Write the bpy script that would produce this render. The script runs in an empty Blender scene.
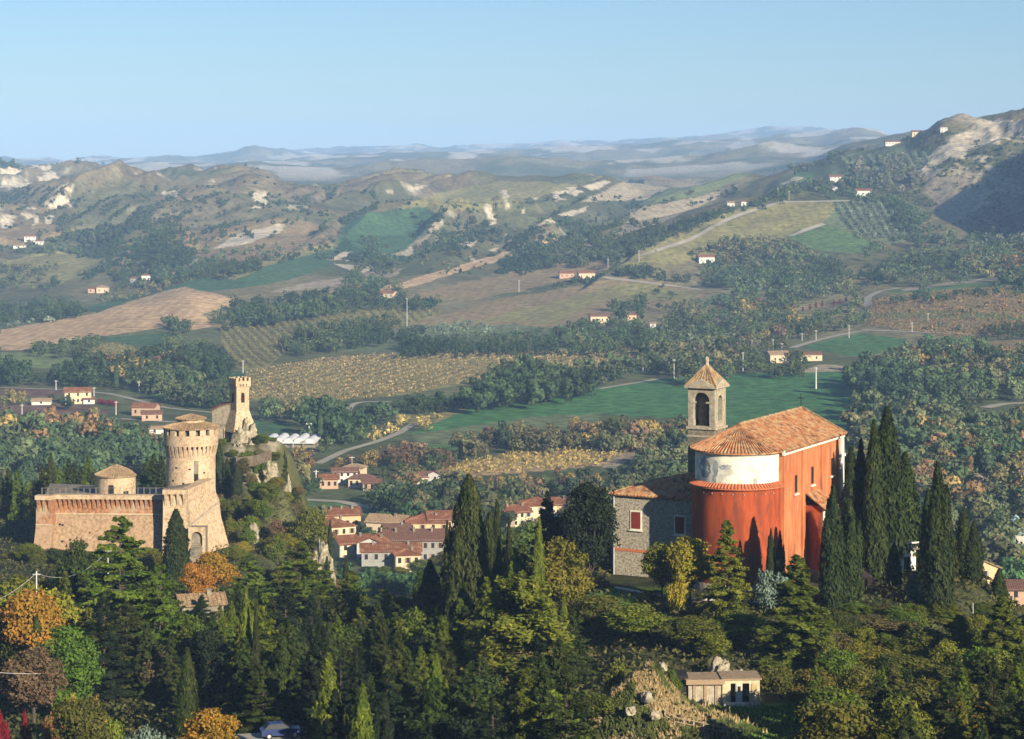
import bpy, math, random
import numpy as np
from mathutils import Vector
F = 2300.0; ROW0 = 170.0; CZ = 130.0; CX = 512.0
R = math.radians
rng = np.random.default_rng(7); random.seed(7)
sc = bpy.context.scene
col = sc.collection

# ------------------------------------------------------------------ noise
def _hash(ix, iy, seed):
    h = (ix.astype(np.int64) * 374761393 + iy.astype(np.int64) * 668265263 + seed * 974634777) & 0xffffffff
    h = ((h ^ (h >> 13)) * 1274126177) & 0xffffffff
    return ((h ^ (h >> 16)) & 0xffff) / 65535.0
def vnoise(x, y, seed=0):
    ix = np.floor(x); iy = np.floor(y); fx = x - ix; fy = y - iy
    fx = fx * fx * (3 - 2 * fx); fy = fy * fy * (3 - 2 * fy)
    a = _hash(ix, iy, seed); b = _hash(ix + 1, iy, seed); c = _hash(ix, iy + 1, seed); d = _hash(ix + 1, iy + 1, seed)
    return (a + (b - a) * fx) * (1 - fy) + (c + (d - c) * fx) * fy
def fbm(x, y, seed=0, o=4):
    s = 0; a = 1; t = 0
    for i in range(o):
        s = s + a * vnoise(x * 2 ** i + 17 * i, y * 2 ** i - 9 * i, seed + i); t += a; a *= .5
    return s / t
def ridged(x, y, seed=0, o=4):
    s = 0; a = 1; t = 0
    for i in range(o):
        s = s + a * (1 - np.abs(2 * vnoise(x * 2 ** i + 5 * i, y * 2 ** i + 3 * i, seed + i) - 1)); t += a; a *= .5
    return s / t
def sstep(a, b, x):
    t = np.clip((x - a) / (b - a), 0, 1); return t * t * (3 - 2 * t)

# ------------------------------------------------------------------ terrain heights
def rz(Y, row): return CZ - (row - ROW0) / F * Y
FG = [60, 100, 150, 200, 250, 300, 350, 400, 460, 500, 575, 650, 750, 900, 1050, 1250, 1450]
FGT = {   # heights of the near hills, one list per direction
 -1100: [112,96,88,80,74,66,60,54,50,44,36,26,14,8,6,6,6],
 -200: [108,92,84,76,70,65,60,56,54,46,30,16,8,6,5,5,5],
 0:    [106,90,80,72,67,63,59,56,54,46,32,16,7,5,5,5,5],
 100:  [106,90,80,72,67,63,59,56,53,50,34,16,7,5,5,5,5],
 200:  [106,90,80,72,67,62,57,54,51,50,46,22,7,5,5,5,5],
 245:  [106,90,80,72,67,62,57,53,49,50,58,26,7,5,5,5,5],
 280:  [106,90,80,72,67,62,57,51,46,48,44,20,6,5,5,5,5],
 320:  [106,90,80,72,67,62,57,52,48,36,26,12,6,5,5,5,5],
 400:  [106,90,80,72,67,62,56,46,36,28,18,9,5,5,5,5,5],
 512:  [106,90,80,72,67,65,59,48,36,28,17,9,5,5,5,5,5],
 590:  [106,90,80,73,70,71,66,54,40,31,18,9,5,5,5,5,5],
 640:  [106,90,79,73,71,74.5,73,62,44,34,19,9,5,5,5,5,5],
 740:  [106,90,78,71,71,74.5,74.5,66,48,36,20,9,5,5,5,5,5],
 850:  [106,90,80,72,70,73.5,73,64,46,35,20,9,5,5,5,5,5],
 950:  [106,90,80,73,69,70,67,56,40,30,18,9,5,5,5,5,5],
 1024: [106,90,80,73,68,66,60,48,34,26,16,9,5,5,5,5,5],
 1400: [108,94,84,76,70,64,56,44,32,24,16,9,6,6,6,6,6],
 2100: [112,98,88,80,74,66,56,44,32,26,20,16,14,12,12,12,14]}
def rr(lst): return [(Y, rz(Y, r) if r >= 0 else -r) for Y, r in lst]
# far profile per direction: (distance, image row of the ground) or (distance, -height)
BG = {
 -1100: [(1700,-12),(2300,-45),(3000,-110),(3600,-120),(4400,-160),(5200,-110),(6500,-120),(8000,-140),(11000,-190),(14500,-180)],
 0:   [(1650,345),(1900,324),(2050,320),(2350,286),(2750,252),(3150,226),(3450,205),(3700,-72),(4200,190),(4420,167),(4700,-100),(6500,-100),(8500,-110),(11000,-150),(14500,-160)],
 78:  [(1650,346),(1950,312),(2100,306),(2400,279),(2750,250),(3150,222),(3500,179),(3750,-90),(4200,190),(4420,165),(4700,-100),(6500,-110),(8500,-120),(11000,-150),(14500,-165)],
 130: [(1650,347),(1950,303),(2150,301),(2400,277),(2750,246),(3150,215),(3450,189),(3700,-88),(4200,180),(4400,168),(4700,-95),(6500,-110),(8500,-130),(11000,-155),(14500,-165)],
 190: [(1600,350),(1800,325),(2000,290),(2100,291),(2400,262),(2800,236),(3150,212),(3500,197),(3900,179),(4150,-95),(4700,-80),(6500,-115),(8500,-130),(11000,-165),(14500,-175)],
 245: [(1600,352),(1800,330),(2000,300),(2300,262),(2700,236),(3100,214),(3500,192),(3900,176),(4150,-98),(4700,-80),(6500,166),(7300,-110),(8500,-140),(11000,154),(14500,-190)],
 330: [(1600,355),(1850,318),(2100,290),(2400,262),(2800,240),(3200,215),(3600,193),(3900,-80),(4700,-80),(6500,168),(7300,-115),(9000,158),(11000,-170),(14500,152)],
 400: [(1500,360),(1650,345),(1850,322),(2100,294),(2450,262),(2850,235),(3250,208),(3700,186),(3950,-80),(4700,-80),(6500,166),(7300,-120),(9000,152),(11000,-170),(14500,149)],
 512: [(1500,362),(1600,352),(1750,342),(2000,306),(2350,276),(2800,245),(3250,214),(3700,180),(3950,-85),(4700,-85),(6500,160),(7300,-120),(9000,152),(11000,-180),(14500,149)],
 600: [(1500,362),(1650,348),(1850,320),(2100,298),(2350,275),(2750,247),(3200,215),(3650,181),(3950,-85),(4700,-90),(6500,164),(7300,-125),(9000,153),(11000,-190),(14500,146)],
 690: [(1500,364),(1700,340),(1900,314),(2100,293),(2350,270),(2700,238),(3100,206),(3500,182),(3850,-85),(4700,-95),(6500,160),(7300,-130),(9000,148),(11000,-200),(14500,141)],
 745: [(1450,366),(1650,346),(1850,322),(2050,296),(2300,262),(2550,230),(2900,200),(3350,172),(3750,-90),(4700,-100),(6500,155),(7300,-140),(9000,141),(11000,-210),(14500,134)],
 800: [(1450,366),(1650,345),(1850,318),(2050,290),(2250,258),(2450,228),(2650,203),(3000,182),(3300,160),(3700,-110),(4700,-120),(6500,152),(7300,-150),(9000,132),(11000,-230),(14500,131)],
 850: [(1450,366),(1650,342),(1850,312),(2050,284),(2250,256),(2500,226),(2700,200),(2950,172),(3200,147),(3600,-130),(5000,140),(6500,-180),(9000,133),(11000,-240),(14500,134)],
 900: [(1450,366),(1650,338),(1900,294),(2000,286),(2150,268),(2350,246),(2550,218),(2750,185),(3050,141),(3400,-140),(5000,133),(6500,-200),(9000,-240),(11000,-240),(14500,-250)],
 960: [(1450,364),(1650,334),(1920,286),(2050,276),(2200,258),(2350,242),(2550,208),(2750,165),(2950,128),(3300,-160),(5000,122),(6500,-220),(9000,-240),(11000,-240),(14500,-250)],
 1024:[(1450,362),(1650,330),(1950,279),(2080,268),(2200,252),(2350,236),(2550,194),(2750,150),(2950,119),(3300,-170),(5000,109),(6500,-250),(9000,-250),(11000,-250),(14500,-250)],
 1180:[(1450,-10),(1650,-26),(1950,-60),(2100,-105),(2250,-215),(2450,-235),(2700,-245),(2950,-255),(3300,-250),(5000,-290),(6500,-250),(9000,-250),(11000,-250),(14500,-250)],
 1400:[(1450,-12),(1650,-40),(1950,-160),(2100,-290),(2250,-340),(2450,-345),(2700,-330),(2950,-300),(3300,-280),(5000,-290),(6500,-250),(9000,-250),(11000,-250),(14500,-250)],
 2100:[(1450,-20),(1650,-60),(1950,-180),(2100,-250),(2250,-270),(2450,-280),(2700,-280),(2950,-280),(3300,-280),(5000,-290),(6500,-250),(9000,-250),(11000,-250),(14500,-250)]}

Ys = np.concatenate([np.geomspace(42, 650, 250)[:-1], np.geomspace(650, 1400, 130)[:-1], np.geomspace(1400, 5000, 560)[:-1], np.geomspace(5000, 16000, 130)])
Us = np.concatenate([np.linspace(-1100, -44, 60)[:-1], np.arange(-44, 1070, 2.2), np.linspace(1072, 2100, 60)])
NY, NU = len(Ys), len(Us)
def smooth1(a, n):
    k = np.ones(2 * n + 1); k /= k.sum()
    p = np.pad(a, n, mode='edge'); return np.convolve(p, k, mode='valid')
def interp_tab(tab):
    keys = sorted(tab)
    M = np.zeros((len(keys), NY))
    for i, k in enumerate(keys):
        M[i] = tab[k]
    out = np.zeros((NU, NY))
    ku = np.array(keys, float)
    # smooth (cosine) interpolation across directions
    idx = np.clip(np.searchsorted(ku, Us) - 1, 0, len(ku) - 2)
    t = (Us - ku[idx]) / (ku[idx + 1] - ku[idx]); t = np.clip(t, 0, 1); ts = t * t * (3 - 2 * t); t = .5 * t + .5 * ts
    return M[idx] * (1 - t[:, None]) + M[idx + 1] * t[:, None]
fg = interp_tab({k: np.interp(Ys, FG, v) for k, v in FGT.items()})
bgt = {}
for k, v in BG.items():
    p = [(1250, 5.0)] + rr(v)
    if p[1][0] > 1450: p.insert(1, (1450, rz(1450, 368) if k > -500 else 8))
    pr = np.interp(np.log(Ys), np.log([a for a, b in p]), [b for a, b in p])
    bgt[k] = smooth1(pr, 5)
bg = interp_tab(bgt)
UU, YY = np.meshgrid(Us, Ys, indexing='ij')
XX = (UU - CX) / F * YY
w = sstep(1250, 1450, YY)
ZZ = fg * (1 - w) + bg * w
TAN=(.42,.285,.155); GRN=(.052,.105,.046); GRN2=(.09,.15,.05); DPL=(.14,.085,.065); CLAY=(.43,.365,.26); PALE=(.30,.25,.165)
MEAD=(.15,.19,.07); OLV=(.12,.145,.07); BRN=(.215,.16,.082); BRG=(.20,.18,.07); DARK=(.035,.05,.028); GREY=(.25,.205,.145)
REG = [
 (BRN, [(410,325),(470,306),(560,288),(640,275),(705,290),(700,306),(620,306),(560,326),(500,330)],1500,2800,2),
 (BRG, [(470,322),(560,300),(640,282),(700,292),(690,300),(600,300),(560,322)],1500,2800,3),
 (BRN, [(400,300),(470,282),(560,262),(640,262),(560,280),(470,300)],1900,3200,4),
 (BRG, [(395,207),(440,192),(500,181),(580,184),(560,192),(500,206),(430,213)],2600,4200,2),
 (TAN, [(330,296),(400,283),(470,262),(560,238),(563,243),(475,268),(400,290)],2000,3600,.8),
 (PALE,[(165,275),(215,250),(246,236),(248,239),(217,254),(172,278)],2000,3600,.8),
 (BRG, [(0,262),(60,250),(110,262),(60,285),(0,280)],2000,3400,2),
 (GREY,[(262,291),(340,276),(402,268),(396,276),(340,285),(280,292)],1900,3400,2),
 (BRN, [(180,232),(300,216),(330,240),(250,262),(200,262)],2100,3600,4),
 (BRG, [(250,262),(330,243),(330,249),(280,262),(235,279),(215,276)],2000,3600,2),
 (BRN, [(0,232),(40,222),(80,232),(30,246),(0,248)],2300,3600,3),
 (BRG, [(560,250),(640,212),(640,218),(590,246),(565,256)],2200,3600,2),
 (BRG, [(640,240),(720,214),(790,199),(785,202),(720,222),(650,252)],2100,3400,1),
 (TAN, [(0,330),(40,323),(80,316),(130,302),(170,290),(185,287),(208,292),(236,300),(230,306),(203,314),(218,325),(190,331),(165,328),(110,335),(70,341),(20,350),(0,350)],1500,2400,.8),
 (GRN, [(82,307),(130,296),(170,288),(200,278),(235,279),(280,262),(330,248),(352,248),(325,268),(290,279),(240,288),(208,292),(185,287),(150,294),(95,313)],1700,3000,1),
 (GRN, [(335,246),(345,225),(362,213),(420,206),(442,214),(425,232),(405,250),(385,258),(375,252),(360,256)],2300,3400,1),
 (PALE,[(390,255),(405,250),(425,232),(440,216),(446,222),(430,238),(408,256)],2300,3400,2),
 (MEAD,[(0,352),(35,351),(100,357),(85,367),(40,368),(0,364)],1400,2200,.6),
 (GRN, [(98,338),(175,332),(182,340),(175,346),(130,345)],1400,2300,.6),
 (BRG, [(86,345),(120,344),(140,350),(110,356),(60,352)],1400,2300,.6),
 (BRN, [(118,352),(190,348),(205,360),(215,375),(150,380),(60,375)],1400,2300,2),
 (DPL, [(0,386),(72,389),(60,397),(0,396)],1100,1600,.6),
 (DPL, [(0,403),(95,405),(108,412),(100,421),(0,419)],1000,1500,.6),
 (GRN2,[(125,391),(160,399),(185,408),(232,414),(232,384),(195,380),(150,384)],1000,1600,.8),
 (GRN, [(190,379),(232,372),(262,372),(250,390),(190,392)],1200,1700,.8),
 (BRG, [(245,374),(300,362),(370,355),(440,355),(640,349),(655,356),(560,374),(500,374),(475,382),(400,396),(330,402),(250,400)],1200,1900,1),
 (BRG, [(265,376),(370,358),(480,358),(470,376),(400,392),(330,396)],1200,1900,5),
 (BRG, [(220,327),(320,312),(370,303),(385,298),(402,299),(445,312),(400,328),(340,331),(300,340),(262,372),(240,370),(222,345)],1400,2300,.8),
 (OLV, [(330,350),(370,341),(440,325),(520,325),(560,330),(500,338),(430,345),(380,352)],1400,2300,2),
 (PALE,[(580,202),(626,180),(682,182),(645,200)],2700,4200,.6),
 (PALE,[(562,254),(600,240),(628,222),(632,208),(700,197),(748,181),(722,197),(662,222),(620,243),(580,253)],2200,4000,.8),
 (OLV, [(642,203),(685,182),(740,168),(760,170),(700,196),(635,207)],2500,4200,.8),
 (BRG, [(610,262),(700,232),(785,201),(850,203),(822,224),(790,236),(760,246),(700,262),(640,268)],2000,3000,1.2),
 (BRG,[(740,225),(785,203),(838,204),(818,226),(790,236)],2000,3000,3),
 (OLV, [(838,203),(885,200),(910,220),(920,236),(890,246),(850,232),(820,226)],2000,3000,1),
 (GRN2,[(788,237),(822,223),(885,246),(868,254),(815,250)],1900,3000,.8),
 (OLV, [(780,178),(840,152),(905,144),(945,156),(925,166),(880,172),(830,178)],2500,3600,1.5),
 (GRN2,[(775,185),(800,172),(830,170),(800,186)],2500,3600,1.5),
 (CLAY,[(780,184),(795,176),(806,178),(792,186)],2500,3600,1.5),
 (GRN2,[(885,291),(960,281),(1040,273),(1040,284),(960,288),(905,294)],1600,2300,.7),
 (PALE,[(900,289),(960,281),(1040,273),(1040,276),(960,284),(905,291)],1600,2300,.5),
 (BRN, [(872,297),(960,290),(1040,286),(1040,332),(960,338),(868,326)],1500,2200,1.5),
 (GRN2,[(872,313),(960,310),(1040,316),(1040,321),(960,318),(872,318)],1500,2200,1),
 (BRN, [(930,345),(1040,338),(1040,352),(940,356)],1300,2000,1),
 ((.07,.15,.05), [(800,347),(862,332),(908,339),(893,352),(850,356)],1350,1900,.7),
 (PALE,[(795,372),(820,364),(852,366),(845,376)],1300,1700,1),
 ((.058,.15,.05), [(410,434),(470,408),(560,392),(640,382),(700,375),(845,371),(875,393),(888,410),(872,432),(800,440),(700,420),(600,414),(520,417),(455,428)],900,1600,.8),
 (BRG, [(395,416),(420,405),(478,401),(470,407),(435,424),(415,428)],1000,1500,1),
 (OLV, [(410,435),(455,428),(520,417),(600,414),(600,425),(520,440),(480,445),(420,442)],900,1400,1),
 (TAN, [(432,470),(520,452),(628,445),(640,448),(602,466),(540,471),(470,476)],850,1200,.6),
 (GREY,[(628,446),(655,446),(614,469),(600,468)],850,1200,.4),
 (GRN2,[(655,446),(668,446),(652,462),(622,468)],850,1200,.5),
 (GRN2,[(410,442),(475,446),(470,456),(412,453)],900,1300,.6),
 (GRN2,[(308,499),(345,501),(372,507),(368,515),(305,514)],760,1000,.5),
 (GRN, [(255,421),(292,423),(288,433),(252,433)],900,1400,.6),
 (GREY,[(0,487),(30,490),(30,505),(0,503)],640,1000,.6),
 (CLAY,[(0,167),(52,164),(58,183),(30,188),(0,187)],3900,4700,2),
 (CLAY,[(118,166),(128,168),(142,186),(116,186)],3900,4700,2),
 (CLAY,[(44,200),(66,192),(72,208),(50,209)],2500,4000,2),
 (CLAY,[(2,215),(14,215),(16,230),(2,228)],2500,4000,2),(CLAY,[(20,210),(40,205),(36,228),(24,226)],2500,4000,3),
 (CLAY,[(46,216),(54,215),(50,224),(44,223)],2500,4000,1),(CLAY,[(66,187),(74,186),(74,192),(66,192)],2500,4000,1),
 (CLAY,[(158,188),(180,190),(178,196),(164,196)],2500,4200,1.5),
 (CLAY,[(214,248),(232,236),(262,228),(292,222),(276,234),(244,244)],2200,3400,1.2),
 (CLAY,[(250,194),(268,192),(268,206),(254,208)],2700,4200,1.5),
 (CLAY,[(326,258),(344,251),(362,256),(374,270),(352,276),(336,264)],2200,3300,2),
 (CLAY,[(386,190),(430,184),(424,188),(388,194)],2700,4400,1),
 (CLAY,[(466,258),(498,248),(496,254),(476,262)],2200,3400,1),(CLAY,[(460,244),(478,240),(470,248)],2200,3400,1),
 (CLAY,[(484,204),(490,203),(497,224),(489,226)],2600,4200,1.2),(CLAY,[(502,190),(508,190),(508,208),(504,207)],2600,4200,1),
 (CLAY,[(518,212),(538,196),(538,206),(522,214)],2600,4200,1.5),(CLAY,[(552,192),(604,180),(612,182),(578,195),(556,202)],2600,4200,1.5),
 (CLAY,[(500,236),(560,214),(588,206),(584,212),(540,226)],2300,4000,1),
 (CLAY,[(915,165),(938,146),(975,124),(1040,124),(1040,150),(1000,150),(985,166),(945,158),(928,185)],2400,3300,6),
 (PALE,[(930,180),(960,165),(1000,185),(960,225),(940,215)],2400,3300,6),
]

# fields stay smooth: soft mask of the cultivated ground
def inpoly(px, py, poly):
    ins = np.zeros(np.shape(px), bool); n = len(poly)
    for i in range(n):
        x1, y1 = poly[i]; x2, y2 = poly[(i + 1) % n]
        if y1 == y2: continue
        c = ((y1 > py) != (y2 > py)) & (px < (x2 - x1) * (py - y1) / (y2 - y1) + x1)
        ins ^= c
    return ins
ROWB = ROW0 + (CZ - ZZ) / YY * F
FM = np.zeros(ZZ.shape)
for c, poly, y0, y1, j in REG:
    if c is CLAY or j > 4: continue
    xs = [p[0] for p in poly]; ys_ = [p[1] for p in poly]
    cand = (UU > min(xs) - 10) & (UU < max(xs) + 10) & (YY > y0) & (YY < y1) & (ROWB > min(ys_) - 10) & (ROWB < max(ys_) + 10)
    m = np.zeros(ZZ.shape, bool); m[cand] = inpoly(UU[cand], ROWB[cand], poly); FM[m] = 1
def blur(a, n, ax):
    c = np.cumsum(np.pad(a, [(n + 1, n) if i == ax else (0, 0) for i in range(2)], mode='edge'), axis=ax)
    return (np.take(c, range(2 * n + 1, c.shape[ax]), axis=ax) - np.take(c, range(0, c.shape[ax] - 2 * n - 1), axis=ax)) / (2 * n + 1)
for _ in range(2): FM = blur(blur(FM, 4, 0), 8, 1)
WILD = 1 - np.clip(FM * 1.15, 0, 1) * .9
# relief: near ground roughness, badland gullies in the hills, soft folds far away
near = 1 - sstep(600, 900, YY)
ZZ += near * (fbm(XX / 22, YY / 22, 3) - .5) * 2.2
ZZ += sstep(1500, 1900, YY) * (1 - sstep(5000, 6000, YY)) * (fbm(XX / 260 + .3 * YY / 260, YY / 420, 11, 4) - .5) * (10 + 22 * sstep(2300, 3200, YY))
bad = sstep(2300, 2800, YY) * (1 - sstep(4600, 5200, YY))
gx = (XX * .93 - YY * .36) / 215; gy = (XX * .36 + YY * .93) / 900
gw = fbm(XX / 300, YY / 300, 40, 3)
gul = ridged(gx + gw * 1.2, gy + gw * .7, 21, 4)
rightclay = sstep(880, 960, UU) * sstep(2350, 2500, YY)
ZZ += WILD * bad * ((gul - .6) * 125 * (1 - .5 * sstep(3200, 3600, YY)) + (ridged(gx * 2.6 + gw * 3, gy * 2.2, 27, 4) - .6) * 44 + (ridged(gx * 5.5 + gw * 4, gy * 5, 29, 3) - .6) * 15) * (1 - .72 * sstep(660, 760, UU)) + bad * rightclay * (ridged((XX + .5 * YY) / 75, (YY - .5 * XX) / 200, 61, 5) - .66) * 26
# badland cliff at the far left
cl = sstep(4100, 4300, YY) * (1 - sstep(4500, 4700, YY)) * (1 - sstep(130, 230, UU))
ZZ += cl * (ridged(XX / 60, YY / 260, 71, 4) - .5) * 22
far = sstep(5200, 6200, YY)
ZZ += far * ((ridged(XX / 620 + .2, YY / 1100, 31, 6) - .55) * 95 * (1 + .4 * sstep(8000, 12000, YY)))

# ---- spurs with a crest: a long ridge line whose sides fall away
def spur(pts, sl, sr, soft=3.0, pw=1.0):
    """pts (px, row, distance) of the crest; sl / sr fall of the left / right side"""
    P = np.array([((p - CX) / F * Y, Y, rz(Y, r) + 12) for p, r, Y in pts]); sl *= 1.5
    global ZZ
    best = np.full(ZZ.shape, -1e9)
    for a, b in zip(P[:-1], P[1:]):
        d = b[:2] - a[:2]; L = np.hypot(*d); d = d / L
        rx = XX - a[0]; ry = YY - a[1]
        t = np.clip((rx * d[0] + ry * d[1]) / L, 0, 1)
        ex = rx - t * d[0] * L; ey = ry - t * d[1] * L
        dist = np.hypot(ex, ey)
        side = d[0] * ry - d[1] * rx            # >0 on the left of the walking direction
        s = np.where(side > 0, sl, sr)
        z = a[2] + t * (b[2] - a[2]) - s * dist + (vnoise(XX / 35, YY / 35, 91) - .5) * 5
        best = np.maximum(best, z)
    m = best > ZZ - 30
    k = soft
    ZZ = np.where(m, np.maximum(ZZ, best) + k * np.exp(-np.abs(ZZ - best) / k) * .35, ZZ)
for s in [
 ([(150,262,2750),(196,232,2950),(246,215,3150)], .55, .42),
 ([(100,262,2900),(150,236,3100),(182,214,3350)], .5, .4),
 ([(175,270,2500),(225,243,2680),(300,220,2950),(375,190,3450)], .5, .3),
 ([(0,240,2950),(45,222,3080),(95,200,3300),(118,188,3450)], .4, .4),
 ([(300,258,2550),(345,248,2620),(365,262,2500)], .35, .5),
 ([(350,238,2750),(380,213,2900),(430,208,2950),(440,215,2900)], .3, .33),
 ([(430,262,2600),(485,236,2820),(530,206,3150),(560,190,3450)], .6, .35),
 ([(500,238,2850),(560,206,3150),(606,182,3500)], .7, .5),
 ([(440,285,2450),(520,246,2700),(585,206,3150)], .45, .35),
 ([(540,268,2450),(610,236,2700),(660,206,3000),(745,180,3300)], .6, .25),
 ([(640,262,2300),(700,232,2450),(780,201,2600),(850,202,2600)], .3, .22),
 ([(915,184,2700),(950,152,2880),(985,140,2930)], .5, .6),
 ([(950,222,2500),(985,176,2680),(1024,156,2800)], .5, .6),
]: spur(*s)

# ---- level ground for the buildings, mounds and crags of the near hills
def flat(px, Y, rad, z, fall=1.8):
    global ZZ
    d = np.hypot(XX - (px - CX) / F * Y, YY - Y)
    t = 1 - sstep(rad, rad * fall, d)
    ZZ = ZZ * (1 - t) + z * t
flat(752, 318, 26, 74.6); flat(650, 316, 12, 74.4)
flat(880, 322, 9, 73.0)
flat(724, 253, 8, 71.9); flat(752, 243, 7, 71.6)
flat(105, 485, 36, 52.3, 1.4); flat(190, 476, 13, 52)
flat(241, 576, 8, 62.5, 3.2)
def mound(px, Y, rx, ry, h, seed):
    global ZZ
    X0 = (px - CX) / F * Y
    q = np.exp(-(((XX - X0) / rx) ** 2 + ((YY - Y) / ry) ** 2))
    ZZ += q * h * (.6 + .8 * fbm((XX) / 3, (YY) / 3, seed, 3))
mound(640, 240, 5.2, 5, 6.5, 5)
mound(278, 500, 7, 10, 8, 6)

def zat(X, Y):
    X = np.asarray(X, float); Y = np.asarray(Y, float)
    U = X / Y * F + CX
    iu = np.clip(np.searchsorted(Us, U) - 1, 0, NU - 2); iy = np.clip(np.searchsorted(Ys, Y) - 1, 0, NY - 2)
    tu = np.clip((U - Us[iu]) / (Us[iu + 1] - Us[iu]), 0, 1); ty = np.clip((Y - Ys[iy]) / (Ys[iy + 1] - Ys[iy]), 0, 1)
    return (ZZ[iu, iy] * (1 - tu) * (1 - ty) + ZZ[iu + 1, iy] * tu * (1 - ty) + ZZ[iu, iy + 1] * (1 - tu) * ty + ZZ[iu + 1, iy + 1] * tu * ty)
ROWS = ROW0 + (CZ - ZZ) / YY * F
def hit(px, row, ymin=640.0, ymax=15000):
    """first ground point seen at that place of the picture, beyond ymin"""
    iu = int(np.clip(np.searchsorted(Us, px), 0, NU - 1))
    j0 = int(np.searchsorted(Ys, ymin))
    r = ROWS[iu, j0:]
    k = np.argmax(r <= row)
    if r[k] > row: return None
    if k > 0:
        f = (r[k - 1] - row) / max(1e-6, r[k - 1] - r[k]); Y = Ys[j0 + k - 1] + f * (Ys[j0 + k] - Ys[j0 + k - 1])
    else: Y = Ys[j0]
    if Y > ymax: return None
    X = (px - CX) / F * Y
    return float(X), float(Y), float(zat(X, Y))
def inpoly(px, py, poly):
    ins = np.zeros(np.shape(px), bool); n = len(poly)
    for i in range(n):
        x1, y1 = poly[i]; x2, y2 = poly[(i + 1) % n]
        if y1 == y2: continue
        c = ((y1 > py) != (y2 > py)) & (px < (x2 - x1) * (py - y1) / (y2 - y1) + x1)
        ins ^= c
    return ins

# ------------------------------------------------------------------ ground colours (what grows or lies on each field)
nzx = (fbm(XX / 45, YY / 60, 101, 4) - .5) * 2; nzy = (fbm(XX / 45 + 50, YY / 60 + 9, 105, 4) - .5) * 2
n1 = fbm(XX / 160, YY / 240, 51, 5)[..., None]; n2 = fbm(XX / 28, YY / 45, 56, 5)[..., None]
C = np.array((.095, .105, .045)) * (1 - sstep(.42, .58, n1)) + np.array((.19, .165, .085)) * sstep(.42, .58, n1)
gg = (sstep(.42, .74, gul * .8 + fbm(XX / 60, YY / 80, 53, 4) * .3))[..., None]
hue = sstep(.44, .58, fbm(XX / 110 + 7, YY / 190, 57, 4))[..., None]
CW = np.array((.052, .066, .032)) * (1 - gg) + (np.array((.20, .155, .09)) * hue + np.array((.125, .125, .062)) * (1 - hue)) * gg
cg = (sstep(.86, .95, gul + .15 * (n2[..., 0] - .5)) * .3)[..., None]; CW = CW * (1 - cg) + np.array(CLAY) * cg
hb = (bad * (1 - .6 * sstep(660, 760, UU)) * .8)[..., None]; C = C * (1 - hb) + CW * hb
C = C * (.6 + .8 * n2)
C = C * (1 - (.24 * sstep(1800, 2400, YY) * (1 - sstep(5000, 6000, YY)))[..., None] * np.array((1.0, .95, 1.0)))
gz = np.gradient(ZZ, axis=1) / np.gradient(YY, axis=1); gxx = np.gradient(ZZ, axis=0) / np.maximum(.3, np.gradient(XX, axis=0))
steep = np.hypot(gz, gxx)
cm = (bad * sstep(.75, 1.1, steep) * sstep(.5, .62, fbm(XX / 60, YY / 60, 77, 4)) * .7)[..., None]
C = C * (1 - cm) + np.array(CLAY) * .85 * cm
cmr = (rightclay * bad * sstep(.5, .62, fbm((XX + .5 * YY) / 22, (YY - .5 * XX) / 60, 78, 4)) * .75)[..., None]
C = C * (1 - cmr) + np.array(CLAY) * .8 * cmr
fm = (sstep(5000, 6000, YY) * sstep(.52, .6, fbm(XX / 170, YY / 420, 79, 5)))[..., None]
C = C * (1 - fm) + np.array((.42, .38, .30)) * fm
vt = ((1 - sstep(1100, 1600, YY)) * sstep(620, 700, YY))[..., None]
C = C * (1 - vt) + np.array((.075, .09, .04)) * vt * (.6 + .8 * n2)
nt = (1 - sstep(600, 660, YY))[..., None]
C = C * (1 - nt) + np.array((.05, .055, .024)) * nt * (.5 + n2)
hl = (sstep(215, 235, UU) * (1 - sstep(330, 350, UU)) * sstep(470, 490, YY) * (1 - sstep(585, 610, YY)))[..., None]
n4 = fbm(XX / 5, YY / 5, 131, 4)[..., None]
C = C * (1 - hl) + (np.array((.10, .10, .04)) * (1 - sstep(.57, .66, n4)) + np.array((.34, .29, .20)) * sstep(.57, .66, n4)) * hl * (.6 + .7 * n2)
ISF = np.zeros(ZZ.shape)
gul2 = ridged((XX * .93 - YY * .36) / 34, (XX * .36 + YY * .93) / 110, 121, 3)
for c, poly, y0, y1, j in REG:
    xs = [p[0] for p in poly]; ys_ = [p[1] for p in poly]
    cand = (UU > min(xs) - 10) & (UU < max(xs) + 10) & (YY > y0) & (YY < y1) & (ROWS > min(ys_) - 10) & (ROWS < max(ys_) + 10)
    m = np.zeros(ZZ.shape, bool)
    m[cand] = inpoly(UU[cand] + nzx[cand] * j * 2.5, ROWS[cand] + nzy[cand] * j * 1.6, poly)
    if c is CLAY: m &= (gul2 + .5 * (n2[..., 0] - .5) > (.6 if j >= 6 else .54))
    fa = (len(poly) * 37 + int(xs[0]) * 13) % 60 / 100. - .3; fs = 8 + (int(ys_[0]) % 5); fur = np.sin(2 * np.pi * (XX[m] + YY[m] * fa) / fs * (1 + 0)) * (.07 if (c in (TAN, DPL, BRN, BRG, PALE) and j < 4) else .05)
    C[m] = np.array(c) * (1 + fur[:, None]) * (.82 + .36 * n2[m]) * (.9 + .2 * n1[m]); ISF[m] = 1
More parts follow.
